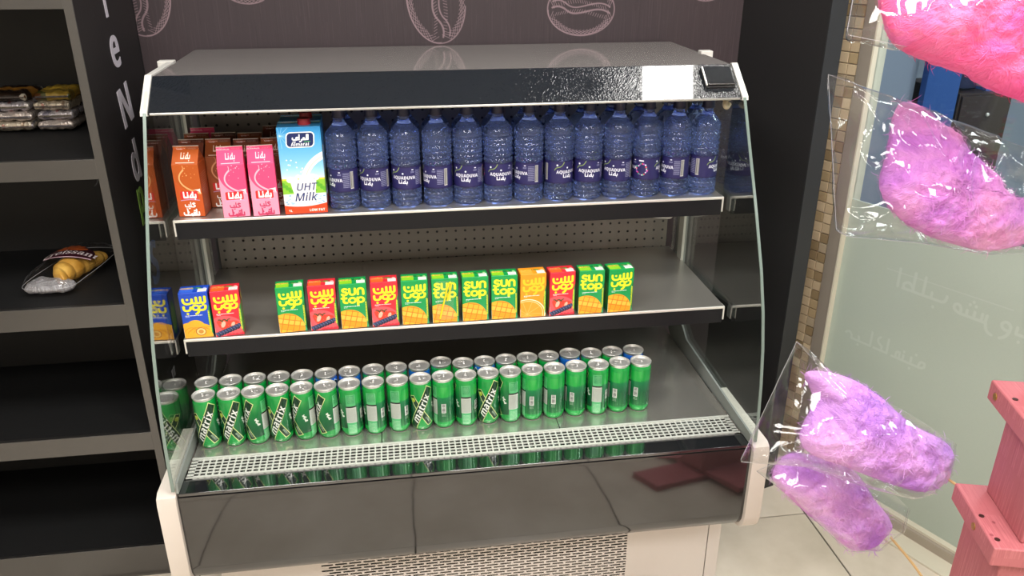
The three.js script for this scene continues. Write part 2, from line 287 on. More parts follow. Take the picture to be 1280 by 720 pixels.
// wrapped cakes in stacks
{
  const foil = [['#d8ccb8', '#5b3a24'], ['#d0c4bc', '#8a2a22'], ['#c8c2c8', '#3a3140']].map(([a, b], k) => canvas(256, 256, (c, w, h) => {
    c.fillStyle = a; c.fillRect(0, 0, w, h);
    for (let i = 0; i < 60; i++) { c.fillStyle = [b, '#d8d0c4', '#7a5a3a', '#8c2f2c', '#40405a'][Math.floor(rnd() * 5)]; c.globalAlpha = 0.5; c.save(); c.translate(rnd() * w, rnd() * h); c.rotate(rnd() * 3); c.fillRect(0, 0, 8 + rnd() * 36, 3 + rnd() * 12); c.restore(); }
    c.globalAlpha = 1;
  }));
  const top = [['#2a1d16', '#a9742c'], ['#a08436', '#d8b040']].map(([a, b], k) => canvas(256, 256, (c, w, h) => {
    c.fillStyle = a; c.fillRect(0, 0, w, h); c.fillStyle = b; c.fillRect(0, 0, w, 40); c.fillRect(0, h - 44, w, 44);
    c.fillStyle = k ? '#4a4a22' : '#c8c0b0'; c.beginPath(); c.ellipse(w * 0.55, h * 0.5, 80, 34, -0.3, 0, 7); c.fill(); c.fillStyle = '#5a3416'; c.beginPath(); c.ellipse(w * 0.55, h * 0.5, 50, 22, -0.3, 0, 7); c.fill();
  }));
  const shape = (w, d, t, s) => { const o = [[-w / 2, -d / 2], [w / 2, -d / 2], [w / 2, d / 2], [-w / 2, d / 2]]; const g = pillow(o, { thick: t / 2, sharp: true, power: 7, edge: 0.4, rings: 14, seg: 64, flat: 0.3, wobble: (x, y, sg) => 0.0045 * fbm(x * 60 + s, y * 60, sg * 3 + s, 4) }); g.rotateX(-Math.PI / 2); return g; };
  const mats = foil.map((t) => std({ map: t, roughness: 0.24, metalness: 0.5, bumpMap: rep(crinkle, 2, 2), bumpScale: 0.002 })), tops = top.map((t) => std({ map: rep(t, 2.6, 1.9), roughness: 0.35, metalness: 0.2, bumpMap: rep(crinkle, 1, 1), bumpScale: 0.001 }));
  const stack = (x, z, n, w, d, kind, label, tl, turn) => { for (let k = 0; k < n; k++) { const isTop = k === n - 1; const t = thing('wrapped_cake', isTop ? tl : label, 'snack', [x + (rnd() - 0.5) * 0.006, 1.184 + 0.0152 + k * 0.0242, z + 0.008 + (rnd() - 0.5) * 0.004], turn + (rnd() - 0.5) * 0.06, 'wrapped cakes on the black shelf'); mesh('wrapper', shape(w, d, 0.024, k * 7 + x * 9), isTop && kind < 2 ? tops[kind] : mats[(k + (kind % 3)) % 3], t); mesh('crimped_end', bx(-w / 2 + 0.004, w / 2 - 0.004, -0.0015, 0.0015, d / 2 - 0.004, d / 2 + 0.007), mats[(k + kind + 1) % 3], t); } };
  stack(-1.092, -0.075, 4, 0.1, 0.115, 0, 'foil wrapped cake in the stack topped with a dark brown wrapper', 'dark brown wrapped cake on top of its stack on the black shelf', 0);
  stack(-0.984, -0.075, 4, 0.083, 0.115, 1, 'foil wrapped cake in the stack topped with a yellow wrapper', 'yellow wrapped cake on top of its stack on the black shelf', 0);
  stack(-0.876, -0.083, 3, 0.088, 0.09, 2, 'silver wrapped cake in the short stack beside the shelf side panel', 'silver wrapped cake on top of the short stack beside the side panel', 0.05);
}
// croissant in its printed bag
{
  const g = thing('croissant_bag', 'clear bag holding a golden croissant on the black shelf', 'snack', [-0.985, 0.8275, 0.09], 0);
  const film = phys({ color: lin(0.96, 0.96, 0.97), transmission: 1, thickness: 0, roughness: 0.12 });
  const wob = (x, y, s) => 0.004 * Math.max(0, 1 - 2.5 * Math.abs(fbm(x * 22, y * 22, s * 2, 2))) + 0.0015 * fbm(x * 60, y * 60, s, 2);
  // outline in plan: x to the right, y away from the viewer
  const o = [[-0.075, -0.125], [-0.045, -0.142], [0.035, -0.135], [0.055, -0.07], [0.075, 0.06], [0.072, 0.125], [-0.02, 0.14], [-0.05, 0.06]];
  const b = pillow(o, { thick: 0.04, back: 0.6, power: 2.4, edge: 0.6, wobble: wob, rings: 24, seg: 110 }); b.rotateX(-Math.PI / 2);
  const bag = mesh('bag', b, film, g); bag.position.y = 0.026;
  mesh('bag_seam', new THREE.TubeGeometry(new THREE.CatmullRomCurve3(o.map(([x, y]) => new THREE.Vector3(x, 0.026, -y)), true), 120, 0.0007, 5), phys({ color: lin(0.8, 0.8, 0.82), roughness: 0.3, transmission: 0.5, thickness: 0 }), g);
  const we = pillow([[-0.073, -0.122], [-0.045, -0.138], [0.033, -0.131], [0.04, -0.1], [-0.01, -0.075], [-0.055, -0.06]], { thick: 0.014, power: 3, edge: 0.5, wobble: wob, rings: 14, seg: 60 }); we.rotateX(-Math.PI / 2);
  mesh('white_bag_end', we, phys({ color: lin(0.8, 0.78, 0.8), roughness: 0.3, transmission: 0.6, thickness: 0, bumpMap: rep(crinkle, 2, 2), bumpScale: 0.004 }), g).position.y = 0.019;
  // croissant: a bent, ridged, tapering roll
  const P = [], I = []; const nu = 80, nv = 28;
  for (let i = 0; i <= nu; i++) { const t = i / nu, a = (t - 0.5) * 1.9; const cx = Math.sin(a) * 0.1, cz = (1 - Math.cos(a)) * 0.06, sg = Math.abs(Math.sin(t * Math.PI * 5.5)); const r = (0.014 + 0.02 * Math.pow(Math.sin(Math.PI * t), 0.6)) * (0.86 + 0.18 * Math.pow(sg, 0.5)) * (i === 0 || i === nu ? 0.05 : 1);
    for (let k = 0; k <= nv; k++) { const q = k / nv * 2 * Math.PI; const rr = r * (1 + 0.05 * fbm(t * 9, Math.cos(q) * 2, Math.sin(q) * 2, 2)); P.push(cx + Math.sin(a) * Math.cos(q) * rr * 0.5, Math.sin(q) * rr * 0.82, cz + Math.cos(q) * rr); } }
  for (let i = 0; i < nu; i++) for (let k = 0; k < nv; k++) { const a = i * (nv + 1) + k; I.push(a, a + 1, a + nv + 1, a + 1, a + nv + 2, a + nv + 1); }
  const cg = new THREE.BufferGeometry(); cg.setAttribute('position', new THREE.Float32BufferAttribute(P, 3)); cg.setIndex(I); cg.computeVertexNormals(); cg.rotateY(1.25);
  const col = []; { const p = cg.attributes.position; for (let i = 0; i < p.count; i++) { const n = Math.max(0, Math.min(1, fbm(p.getX(i) * 30, p.getY(i) * 30, p.getZ(i) * 30, 3) * 0.6 + 0.5)); col.push(0.62 + 0.26 * n, 0.28 + 0.26 * n, 0.03 + 0.09 * n); } cg.setAttribute('color', new THREE.Float32BufferAttribute(col, 3)); }
  const cr = mesh('croissant', cg, std({ vertexColors: true, roughness: 0.45 }), g); cr.position.set(0.004, 0.031, 0.012);
  // oval print on the bag, following its top
  const lab = canvas(512, 360, (c, w, h) => {
    c.clearRect(0, 0, w, h);
    c.fillStyle = '#3a1420'; c.beginPath(); c.ellipse(w / 2, h * 0.56, w * 0.45, h * 0.36, 0, 0, 7); c.fill();
    c.fillStyle = '#c8602c'; for (let k = 0; k < 6; k++) { c.save(); c.translate(w / 2, h * 0.5); c.rotate(-1.25 + k * 0.5); c.beginPath(); c.ellipse(0, -74, 34, 86, 0, 0, 7); c.fill(); c.strokeStyle = '#5a2016'; c.lineWidth = 5; c.stroke(); c.restore(); }
    c.fillStyle = '#3a1420'; c.beginPath(); c.ellipse(w / 2, h * 0.72, w * 0.48, h * 0.2, 0, 0, 7); c.fill();
    c.fillStyle = '#f4e6e6'; c.font = 'italic bold 108px serif'; c.textAlign = 'center'; c.fillText('Croissant', w / 2, h * 0.74);
    c.strokeStyle = '#eac4cc'; c.lineWidth = 14; c.beginPath(); c.moveTo(30, h * 0.74); c.quadraticCurveTo(w * 0.4, h * 1.0, w - 30, h * 0.84); c.stroke();
  });
  const lg = new THREE.PlaneGeometry(0.13, 0.1, 26, 20); lg.rotateX(-Math.PI / 2); { const p = lg.attributes.position; for (let i = 0; i < p.count; i++) { const x = p.getX(i), z = p.getZ(i); p.setY(i, 0.0705 - 4.5 * x * x - 2.4 * z * z); } lg.computeVertexNormals(); }
  mesh('printed_oval', lg, std({ map: lab, roughness: 0.35, alphaTest: 0.5, side: THREE.DoubleSide }), g).position.set(0.0, 0, -0.01);
}

// ------------------------------------------------------------------ refrigerated display counter
const YS1 = 1.054, YS2 = 0.794, YD = 0.536, HW = 0.645;
{
  const g = thing('display_fridge', 'black open-front refrigerated display counter with curved glass sides', 'fridge', [0, 0, 0]);
  // top and canopy
  mesh('top_panel', bx(-0.652, 0.652, 1.343, 1.363, -0.136, 0.302, 0.002), M.topPanel, g);
  mesh('back_panel', bx(-0.652, 0.652, 0.25, 1.343, -0.136, -0.04), M.canopyIn, g);
  const cf = mesh('canopy', uvm(prof([[0.302, 1.363], [0.306, 1.3625], [0.386, 1.2995], [0.387, 1.296], [0.382, 1.2945], [0.376, 1.296], [0.302, 1.347]], -0.652, 0.652)), M.canopy, g);
  mesh('underside', bx(-0.652, 0.652, 1.334, 1.3425, -0.04, 0.3), M.canopyIn, g);
  mesh('lip_reflection', prof([[0.3865, 1.2995], [0.3885, 1.297], [0.387, 1.2945], [0.383, 1.2935]], -0.648, 0.648), M.steel, cf);  // pale metal strip standing in for the reflection along the canopy edge
  for (const s of [-1, 1]) {
    const a = s < 0 ? -0.6665 : 0.6525, b = s < 0 ? -0.6525 : 0.6665;
    const e = mesh('end_trim', prof([[0.3, 1.365], [0.307, 1.366], [0.389, 1.302], [0.391, 1.294], [0.38, 1.292], [0.296, 1.352]], a, b), M.white, g);
    if (s < 0) mesh('top_edge_trim', bx(s < 0 ? -0.6665 : 0.6525, s < 0 ? -0.6525 : 0.6665, 1.35, 1.3655, 0.1, 0.302, 0.001), M.white, e);
    mesh('bracket', bx(s < 0 ? -0.69 : 0.6525, s < 0 ? -0.6525 : 0.685, 1.35, 1.367, 0.08, 0.105, 0.002), M.white, e);
  }
  // pull-down latch at the right end of the canopy
  { const l = new RoundedBoxGeometry(0.074, 0.062, 0.016, 3, 0.005); const m = mesh('latch_cover', l, M.canopy, g); m.position.set(0.607, 1.337, 0.341); m.rotation.x = -Math.atan2(0.082, 0.066); const r = mesh('latch_rib', new RoundedBoxGeometry(0.066, 0.007, 0.008, 2, 0.002), M.ledge, m); r.position.set(0, -0.026, 0.009); const q = mesh('latch_edge', new RoundedBoxGeometry(0.004, 0.056, 0.004, 2, 0.001), M.lip, m); q.position.set(-0.034, 0, 0.0075); }
  mesh('lamp_holder', merge([bx(0.622, 0.645, 1.285, 1.333, 0.335, 0.35, 0.004), tube([[0.634, 1.29, 0.345], [0.628, 1.277, 0.35], [0.634, 1.27, 0.348], [0.642, 1.278, 0.343]], 0.006, 12, 8)]), std({ color: lin(0.5, 0.42, 0.28), roughness: 0.5 }), g);
  // pegboard back: every cell a plate with an octagonal hole
  {
    const pitch = 0.0265, nx = 48, ny = 26, r = 0.0036, P = [], NN = [], I = [], x0 = -pitch * nx / 2, y0 = 0.62;
    for (let j = 0; j < ny; j++) for (let i = 0; i < nx; i++) {
      const cx = x0 + (i + 0.5) * pitch, cy = y0 + (j + 0.5) * pitch, b = P.length / 3;
      for (let k = 0; k < 8; k++) { const a = (k + 0.5) / 8 * 2 * Math.PI, ca = Math.cos(a), sa = Math.sin(a), m = 0.5 * pitch / Math.max(Math.abs(ca), Math.abs(sa)); const ka = k / 8 * 2 * Math.PI + Math.PI / 8; P.push(cx + r * ca, cy + r * sa, 0); }
      const sq = []; for (let k = 0; k < 8; k++) { const a = (k) / 8 * 2 * Math.PI; const ca = Math.cos(a), sa = Math.sin(a), m = 0.5 * pitch / Math.max(Math.abs(ca), Math.abs(sa)); P.push(cx + m * ca, cy + m * sa, 0); }
      for (let k = 0; k < 8; k++) { const h0 = b + k, h1 = b + (k + 1) % 8, s0 = b + 8 + k, s1 = b + 8 + (k + 1) % 8; I.push(h0, s0, s1); I.push(h0, s1, h1); }
    }
    const pg = new THREE.BufferGeometry(); pg.setAttribute('position', new THREE.Float32BufferAttribute(P, 3)); pg.setIndex(I); pg.computeVertexNormals(); pg.setAttribute('uv', new THREE.Float32BufferAttribute(new Float32Array(P.length / 3 * 2), 2));
    mesh('pegboard', pg, M.peg, g);
  }
  // side frames: upright post bending into the low rail above the deck, and the side glass
  const curve = [[0.39, 1.3], [0.418, 1.25], [0.446, 1.2], [0.486, 1.13], [0.525, 1.06], [0.582, 0.95], [0.618, 0.86], [0.64, 0.78], [0.656, 0.69], [0.664, 0.61], [0.666, 0.545]];
  for (const s of [-1, 1]) {
    const x = (a, b) => (s < 0 ? [-b, -a] : [a, b]);
    const fr = prof([[0.05, 1.33], [0.12, 1.33], [0.12, 0.66], [0.128, 0.635], [0.15, 0.61], [0.2, 0.58], [0.655, 0.56], [0.66, 0.535], [0.07, 0.53], [0.05, 0.545]], ...x(0.6485, 0.6535));
    const f2 = mesh('side_frame', fr, M.frameGrey, g);
    mesh('upright', bx(...x(0.641, 0.6485), 0.64, 1.33, 0.085, 0.12, 0.001), M.grilleWhite, f2);  // paler than the side frame, standing in for its lit front face
    const gl = mesh('side_glass', prof([[0.0, 1.338], [0.35, 1.338], ...curve, [0.0, 0.535]], ...x(0.6545, 0.6605)), M.glass, g);
    // polished glass edge along the curve
    const eo = [...curve.map(([z, y]) => [z + 0.0008, y])], ei = curve.map(([z, y]) => [z - 0.0022, y - 0.0004]).reverse();
    mesh('glass_edge', prof([...eo, ...ei], ...x(0.6543, 0.6607)), s < 0 ? M.glassEdge : M.glassEdge, gl);
  }
  // shelves
  for (const [y, z, lip] of [[YS1, 0.36, 0.046], [YS2, 0.437, 0.044]]) {
    const s = mesh('shelf', uvm(bx(-HW, HW, y - 0.005, y, 0.004, z - 0.002)), M.steel, g);
    mesh('front_lip', bx(-HW, HW, y - 0.006, y + 0.0006, z - 0.003, z + 0.0015, 0.0015), M.lip, s);  // brighter metal than the shelf, standing in for shine along its edge
    mesh('ticket_strip', bx(-HW + 0.003, HW - 0.003, y - lip, y - 0.006, z - 0.004, z, 0.001), M.strip, s);
    for (const e of [-1, 1]) { mesh('end_fold', bx(e < 0 ? -HW - 0.0015 : HW - 0.0025, e < 0 ? -HW + 0.0025 : HW + 0.0015, y - lip + 0.008, y, z - 0.02, z + 0.001, 0.001), M.lip, s); mesh('bracket', prof([[0.02, y - 0.006], [z - 0.05, y - 0.006], [z - 0.05, y - 0.02], [0.02, y - 0.07]], e < 0 ? -0.63 : 0.624, e < 0 ? -0.624 : 0.63), M.frameGrey, s); }
  }
  mesh('peg_hook', tube([[0.57, 0.905, 0.002], [0.575, 0.9, 0.04], [0.61, 0.899, 0.05], [0.625, 0.9, 0.055], [0.629, 0.907, 0.056], [0.624, 0.909, 0.056]], 0.0025, 24, 6), M.lip, g);
  // deck in three plates with finger holes, return-air grille, ledge
  for (let k = 0; k < 3; k++) {
    const a = -HW + k * 0.43 + 0.001, b = a + 0.428;
    const sh = new THREE.Shape([[a, -0.53], [b, -0.53], [b, 0.035], [a, 0.035]].map(([x, z]) => new THREE.Vector2(x, z)));
    const hole = new THREE.Path(); hole.absellipse((a + b) / 2, -0.018, 0.011, 0.011, 0, Math.PI * 2, true); sh.holes.push(hole);
    const dg = new THREE.ExtrudeGeometry(sh, { depth: 0.004, bevelEnabled: false, curveSegments: 10 }); dg.rotateX(-Math.PI / 2); dg.translate(0, YD - 0.004, 0);
    mesh('deck_plate', uvm(dg), M.deck, g);
  }
  mesh('deck_well', bx(-HW, HW, 0.41, 0.42, -0.03, 0.6), M.frameGrey, g);
  {
    const parts = [], z0 = 0.5315, z1 = 0.609, nc = 88, x0 = -HW, x1 = HW;
    parts.push(bx(x0, x1, YD - 0.006, YD + 0.001, z0, z0 + 0.006), bx(x0, x1, YD - 0.012, YD + 0.0012, z1 - 0.004, z1));
    parts.push(bx(x0, x0 + 0.014, YD - 0.004, YD - 0.001, z0, z1), bx(x1 - 0.014, x1, YD - 0.004, YD - 0.001, z0, z1));
    for (let k = 0; k <= 5; k++) { const z = z0 + 0.009 + k * (z1 - z0 - 0.017) / 5; parts.push(bx(x0, x1, YD - 0.003, YD - 0.001, z - 0.0018, z + 0.0018)); }
    for (let k = 0; k <= nc; k++) { const x = x0 + 0.012 + k * (x1 - x0 - 0.024) / nc; parts.push(bx(x - 0.0018, x + 0.0018, YD - 0.0032, YD - 0.0011, z0, z1)); }
    mesh('air_grille', merge(parts), M.grilleWhite, g);
  }
  mesh('front_ledge', bx(-HW - 0.006, HW + 0.006, YD - 0.011, YD - 0.003, 0.6095, 0.659, 0.0015), M.ledge, g);
  // base front: glossy dark panel rolled under at the bottom
  {
    const pts = [[0.56, 0.524], [0.656, 0.524], [0.6595, 0.522], [0.66, 0.515], [0.66, 0.335], [0.6575, 0.314], [0.648, 0.296], [0.632, 0.284], [0.61, 0.279], [0.56, 0.277]];
    let pg = toCreasedNormals(prof(pts, -0.654, 0.654), 0.6); { const p = pg.attributes.position, uv = pg.attributes.uv; for (let i = 0; i < p.count; i++) uv.setXY(i, (p.getX(i) + 0.65) / 1.3, (p.getY(i) - 0.13) / 0.4); }
    mesh('base_panel', pg, M.basePanel, g);
  }
  for (const s of [-1, 1]) {
    const pts = [[0.4, 0.536], [0.655, 0.538], [0.668, 0.53], [0.672, 0.515], [0.672, 0.325], [0.664, 0.3], [0.648, 0.282], [0.62, 0.272], [0.4, 0.268]];
    mesh('end_cap', toCreasedNormals(prof(pts, s < 0 ? -0.694 : 0.6545, s < 0 ? -0.6545 : 0.694), 0.6), M.capWhite, g);
  }
  mesh('tub', bx(-0.65, 0.65, 0.28, 0.41, -0.04, 0.56), M.canopyIn, g);
  // lower cabinet with slotted vent panel
  {
    const cab = mesh('lower_cabinet', bx(-0.63, 0.668, 0.0, 0.275, -0.1, 0.36), M.frameGrey, g);
    const zf = 0.526, parts = [], X0 = -0.388, X1 = 0.408, Y0 = 0.014, Y1 = 0.248, px = 0.035, py = 0.0087, sl = 0.029, sh = 0.0048;
    parts.push(bx(-0.63, X0, 0, 0.275, zf - 0.0008, zf), bx(X1, 0.632, 0, 0.275, zf - 0.0008, zf), bx(X0, X1, 0, Y0, zf - 0.0008, zf), bx(X0, X1, Y1, 0.275, zf - 0.0008, zf));
    const rows = Math.floor((Y1 - Y0) / py);
    for (let j = 0; j < rows; j++) {
      const y = Y1 - (j + 1) * py; parts.push(bx(X0, X1, y + sh, j ? y + py : Y1, zf - 0.0008, zf));
      let x = X0 + ((j & 1) ? 0 : 0.018); if (!(j & 1)) parts.push(bx(X0, x, y, y + sh, zf - 0.0008, zf));
      for (; x < X1; x += px) { const b = Math.min(x + px, X1); if (x + sl < b) parts.push(bx(x + sl, b, y, y + sh, zf - 0.0008, zf)); }
    }
    parts.push(bx(X0, X1, Y0, Y1 - rows * py, zf - 0.0008, zf));
    mesh('vent_panel', merge(parts), M.cabinet, cab);
    mesh('side_strip', bx(0.6345, 0.668, 0, 0.275, zf - 0.02, zf), M.cabinet, cab);
    mesh('side_strip', bx(-0.63, -0.629, 0, 0.275, zf - 0.02, zf - 0.003), M.cabinet, cab);
    mesh('cabinet_side', bx(0.662, 0.668, 0, 0.275, -0.1, zf - 0.021), M.cabinet, cab);
    mesh('cabinet_side', bx(-0.636, -0.6305, 0, 0.275, -0.1, zf - 0.021), M.cabinet, cab);
  }
}

// ------------------------------------------------------------------ printed packaging: drawing helpers
const stroke = (c, x, y, k, lw, d, col) => { c.save(); c.translate(x, y); c.scale(k, k); c.lineWidth = lw; c.lineCap = c.lineJoin = 'round'; c.strokeStyle = col; c.stroke(new Path2D(d)); c.restore(); };
const SUN_AR = 'M98 6 V28 Q98 38 89 38 Q80 38 80 28 V8 M80 28 Q80 38 71 38 Q62 38 62 28 V8 M62 28 Q62 38 52 38 Q44 38 44 28 V16 M44 22 Q44 40 25 40 Q5 40 7 14 M25 17 v.6';
const TOP_AR = 'M6 54 V64 Q6 76 19 76 Q34 76 35 58 M19 92 v.6 M56 52 m-13 10 a13 12 0 1 0 26 0 a13 12 0 1 0 -26 0 M69 62 Q70 88 55 95 M69 76 H82 Q98 76 97 54 M77 54 v.6 M88 48 v.6';
const SUN_EN = 'M26 10 Q12 2 8 12 Q6 22 18 24 Q30 28 24 37 Q14 44 4 36 M38 8 V28 Q38 40 50 40 Q62 40 62 28 V8 M74 40 V22 Q74 8 86 8 Q98 8 98 22 V40';
const TOP_EN = 'M10 46 V74 Q10 84 24 83 M2 58 H22 M48 71 m-14 0 a14 13 0 1 0 28 0 a14 13 0 1 0 -28 0 M72 58 V98 M72 71 a13 13 0 1 0 26 0 a13 13 0 1 0 -26 0';
const BALADNA = 'M98 18 V34 H78 V4 M78 34 H64 M70 14 Q58 26 54 34 H66 M40 18 V34 H22 M22 34 Q20 34 12 34 V4 M92 46 v.6 M40 6 v.6';
const HALEEB = 'M96 12 Q82 4 74 14 Q84 22 96 30 Q90 40 66 36 H58 V4 M58 36 H40 V20 M40 36 H18 Q4 36 6 20 M36 48 v.6 M46 48 v.6 M18 50 v.6';
const SHOKO = 'M99 20 V34 H84 V6 M84 34 H66 V22 M75 34 V22 M66 34 H60 Q54 24 48 32 Q50 38 58 34 Q58 46 48 48 M44 34 H30 V8 M36 20 Q28 12 30 6 M30 34 H14 Q4 34 6 22 M70 12 v.6 M76 12 v.6 M92 44 v.6';
const ALMARAI = 'M98 4 V34 M90 4 V34 H74 Q66 34 70 24 Q80 20 78 34 M74 34 H60 Q62 46 50 46 M46 4 V34 M40 20 Q28 16 28 26 Q40 30 36 34 H18 Q4 34 8 22 M22 46 v.6 M12 46 v.6';
const bars = (c, x, y, w, h) => { c.fillStyle = '#eceae6'; c.fillRect(x, y, w, h); c.fillStyle = '#1c1c1c'; for (let q = x + 3; q < x + w - 3;) { const k = 1 + rnd() * 3; c.fillRect(q, y + 3, k, h - 9); q += k + 1 + rnd() * 3; } };
const scribble = (c, x, y, w, h, col, n, lw = 2) => { c.strokeStyle = col; c.lineWidth = lw; for (let k = 0; k < n; k++) { const yy = y + (k + 0.5) * h / n; c.beginPath(); for (let q = x; q < x + w;) { const l = 3 + rnd() * 12; c.moveTo(q, yy); c.lineTo(Math.min(q + l, x + w), yy); q += l + 3; } c.stroke(); } };
// rounded box whose six sides take rectangles [u0, v0, u1, v1] of one sheet (order: right, left, top, bottom, front, back)
function carton(w, h, d, r, rects) {
  const g = new RoundedBoxGeometry(w, h, d, 2, r), n = g.attributes.position.count, p = g.attributes.position, uv = new Float32Array(n * 2);
  for (let i = 0; i < n; i++) {
    const f = Math.floor(i / (n / 6)), [u0, v0, u1, v1] = rects[f]; let a, b; const X = p.getX(i) / w + 0.5, Y = p.getY(i) / h + 0.5, Z = p.getZ(i) / d + 0.5;
    if (f === 0) { a = 1 - Z; b = Y; } else if (f === 1) { a = Z; b = Y; } else if (f === 2) { a = X; b = 1 - Z; } else if (f === 3) { a = X; b = Z; } else if (f === 4) { a = X; b = Y; } else { a = 1 - X; b = Y; }
    uv[2 * i] = u0 + (u1 - u0) * a; uv[2 * i + 1] = v0 + (v1 - v0) * b;
  }
  g.setAttribute('uv', new THREE.BufferAttribute(uv, 2)); g.translate(0, h / 2, 0); return g;
}

// ------------------------------------------------------------------ juice cartons
// sheet 512 x 512: front 0..256 x 0..480, sides 256..420, top strip on the right
const juiceSheet = (kind) => canvas(512, 512, (c, w, h) => {
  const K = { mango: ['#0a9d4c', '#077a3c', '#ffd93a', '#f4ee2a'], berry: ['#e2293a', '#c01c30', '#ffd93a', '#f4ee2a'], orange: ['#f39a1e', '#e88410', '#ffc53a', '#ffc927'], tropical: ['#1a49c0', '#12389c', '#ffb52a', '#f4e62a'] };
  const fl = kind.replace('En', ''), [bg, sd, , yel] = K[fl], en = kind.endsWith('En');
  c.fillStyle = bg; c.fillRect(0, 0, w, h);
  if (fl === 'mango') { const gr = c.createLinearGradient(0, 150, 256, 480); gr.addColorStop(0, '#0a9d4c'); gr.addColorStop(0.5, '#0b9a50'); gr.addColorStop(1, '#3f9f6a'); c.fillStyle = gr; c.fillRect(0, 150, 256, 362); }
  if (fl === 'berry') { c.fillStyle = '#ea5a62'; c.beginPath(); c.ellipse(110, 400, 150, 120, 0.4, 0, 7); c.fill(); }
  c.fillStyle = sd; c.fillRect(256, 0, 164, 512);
  // top face
  c.fillStyle = bg; c.fillRect(420, 0, 92, 512); c.fillStyle = fl === 'berry' ? '#f0662a' : fl === 'mango' ? '#8fd22a' : fl === 'orange' ? '#f8b040' : '#3a6ae0'; c.fillRect(430, 30, 40, 220); c.fillStyle = '#f4f4f0'; c.fillRect(430, 330, 50, 150); scribble(c, 436, 340, 38, 130, '#888', 10, 3);
  // words
  if (en) { stroke(c, 20, 40, 2.06, 11, SUN_EN, yel); stroke(c, 20, 40, 2.06, 11, TOP_EN, yel); } else { stroke(c, 22, 42, 2.06, 11, SUN_AR, yel); stroke(c, 22, 42, 2.06, 11, TOP_AR, yel); }
  scribble(c, 36, 250, 150, 10, '#ffffff', 1, 7); scribble(c, 36, 264, 34, 8, '#ffffff', 1, 4);
  c.save(); c.beginPath(); c.rect(0, 255, 256, 257); c.clip();
  if (fl === 'mango') {
    c.translate(70, 470); c.rotate(0.25); c.fillStyle = '#f7a928'; c.beginPath(); c.ellipse(0, 0, 165, 180, 0, 0, 7); c.fill();
    for (let k = -4; k < 5; k++) for (let j = -5; j < 4; j++) { c.fillStyle = ['#fbb733', '#f6a024', '#fcc44a'][(k * 3 + j * 5 + 60) % 3]; c.beginPath(); c.save(); c.beginPath(); c.ellipse(0, 0, 160, 175, 0, 0, 7); c.clip(); c.beginPath(); c.roundRect(k * 52 + 4, j * 56 + 4, 46, 50, 12); c.fill(); c.restore(); }
    c.strokeStyle = '#d9741a'; c.lineWidth = 6; c.save(); c.beginPath(); c.ellipse(0, 0, 160, 175, 0, 0, 7); c.clip(); c.beginPath(); for (let k = -3; k < 4; k++) { c.moveTo(k * 52, -200); c.quadraticCurveTo(k * 52 + 10, 0, k * 52, 200); c.moveTo(-200, k * 56); c.quadraticCurveTo(0, k * 56 + 12, 200, k * 56); } c.stroke(); c.restore();
  } else if (fl === 'berry') {
    for (const [x, y, r] of [[88, 372, 62], [172, 380, 48]]) { c.fillStyle = '#e8402e'; c.beginPath(); c.moveTo(x - r, y - r * 0.6); c.quadraticCurveTo(x, y - r * 1.3, x + r, y - r * 0.5); c.quadraticCurveTo(x + r * 0.7, y + r, x, y + r * 1.2); c.quadraticCurveTo(x - r * 0.8, y + r * 0.7, x - r, y - r * 0.6); c.fill(); c.fillStyle = '#ffb9a4'; c.beginPath(); c.ellipse(x - 6, y, r * 0.3, r * 0.6, 0.3, 0, 7); c.fill(); for (let k = 0; k < 9; k++) { c.fillStyle = '#f7d080'; c.fillRect(x - r * 0.6 + rnd() * r * 1.2, y - r * 0.5 + rnd() * r, 3, 5); } }
    c.fillStyle = '#3a4a2a'; for (let k = 0; k < 7; k++) { c.beginPath(); c.ellipse(50 + k * 14, 318 + (k % 3) * 8, 14, 6, k, 0, 7); c.fill(); }
    for (let k = 0; k < 26; k++) { const x = 18 + k * 8.2, y = 470 - k * 3.4 + (k % 3) * 16; c.fillStyle = ['#1f2a4e', '#31406c', '#18203c'][k % 3]; c.beginPath(); c.arc(x, y, 15, 0, 7); c.fill(); c.fillStyle = '#7a88b0'; c.beginPath(); c.arc(x - 4, y - 5, 4, 0, 7); c.fill(); }
    for (let k = 0; k < 9; k++) { c.fillStyle = '#d4283c'; c.beginPath(); c.arc(110 + k * 16, 500 - (k % 2) * 8, 12, 0, 7); c.fill(); }
  } else if (fl === 'orange') {
    c.fillStyle = '#fff2cc'; c.beginPath(); c.arc(70, 470, 178, 0, 7); c.fill(); c.fillStyle = '#f5a02a'; c.beginPath(); c.arc(70, 470, 168, 0, 7); c.fill(); c.fillStyle = '#fde3a8'; c.beginPath(); c.arc(70, 470, 156, 0, 7); c.fill(); c.fillStyle = '#f6a230'; c.beginPath(); c.arc(70, 470, 150, 0, 7); c.fill(); c.strokeStyle = '#f9c46a'; c.lineWidth = 4; for (let k = 0; k < 10; k++) { c.beginPath(); c.moveTo(70, 470); c.lineTo(70 + 150 * Math.cos(k * 0.63), 470 + 150 * Math.sin(k * 0.63)); c.stroke(); }
  } else {
    c.fillStyle = '#f7b02e'; for (const [x, y, r] of [[60, 440, 110], [160, 450, 100], [110, 390, 84], [210, 480, 60]]) { c.beginPath(); c.arc(x, y, r, 0, 7); c.fill(); } c.strokeStyle = '#d8861c'; c.lineWidth = 5; for (let k = 0; k < 7; k++) { c.beginPath(); c.arc(70 + k * 24, 450 + (k % 2) * 20, 60, 3.4, 5.6); c.stroke(); }
    c.fillStyle = '#b86a24'; c.beginPath(); c.arc(150, 440, 46, 0, 7); c.fill(); c.fillStyle = '#f2cf80'; c.beginPath(); c.arc(150, 440, 38, 0, 7); c.fill(); c.fillStyle = '#c98a3a'; c.beginPath(); c.arc(150, 440, 22, 0, 7); c.fill();
  }
  c.restore();
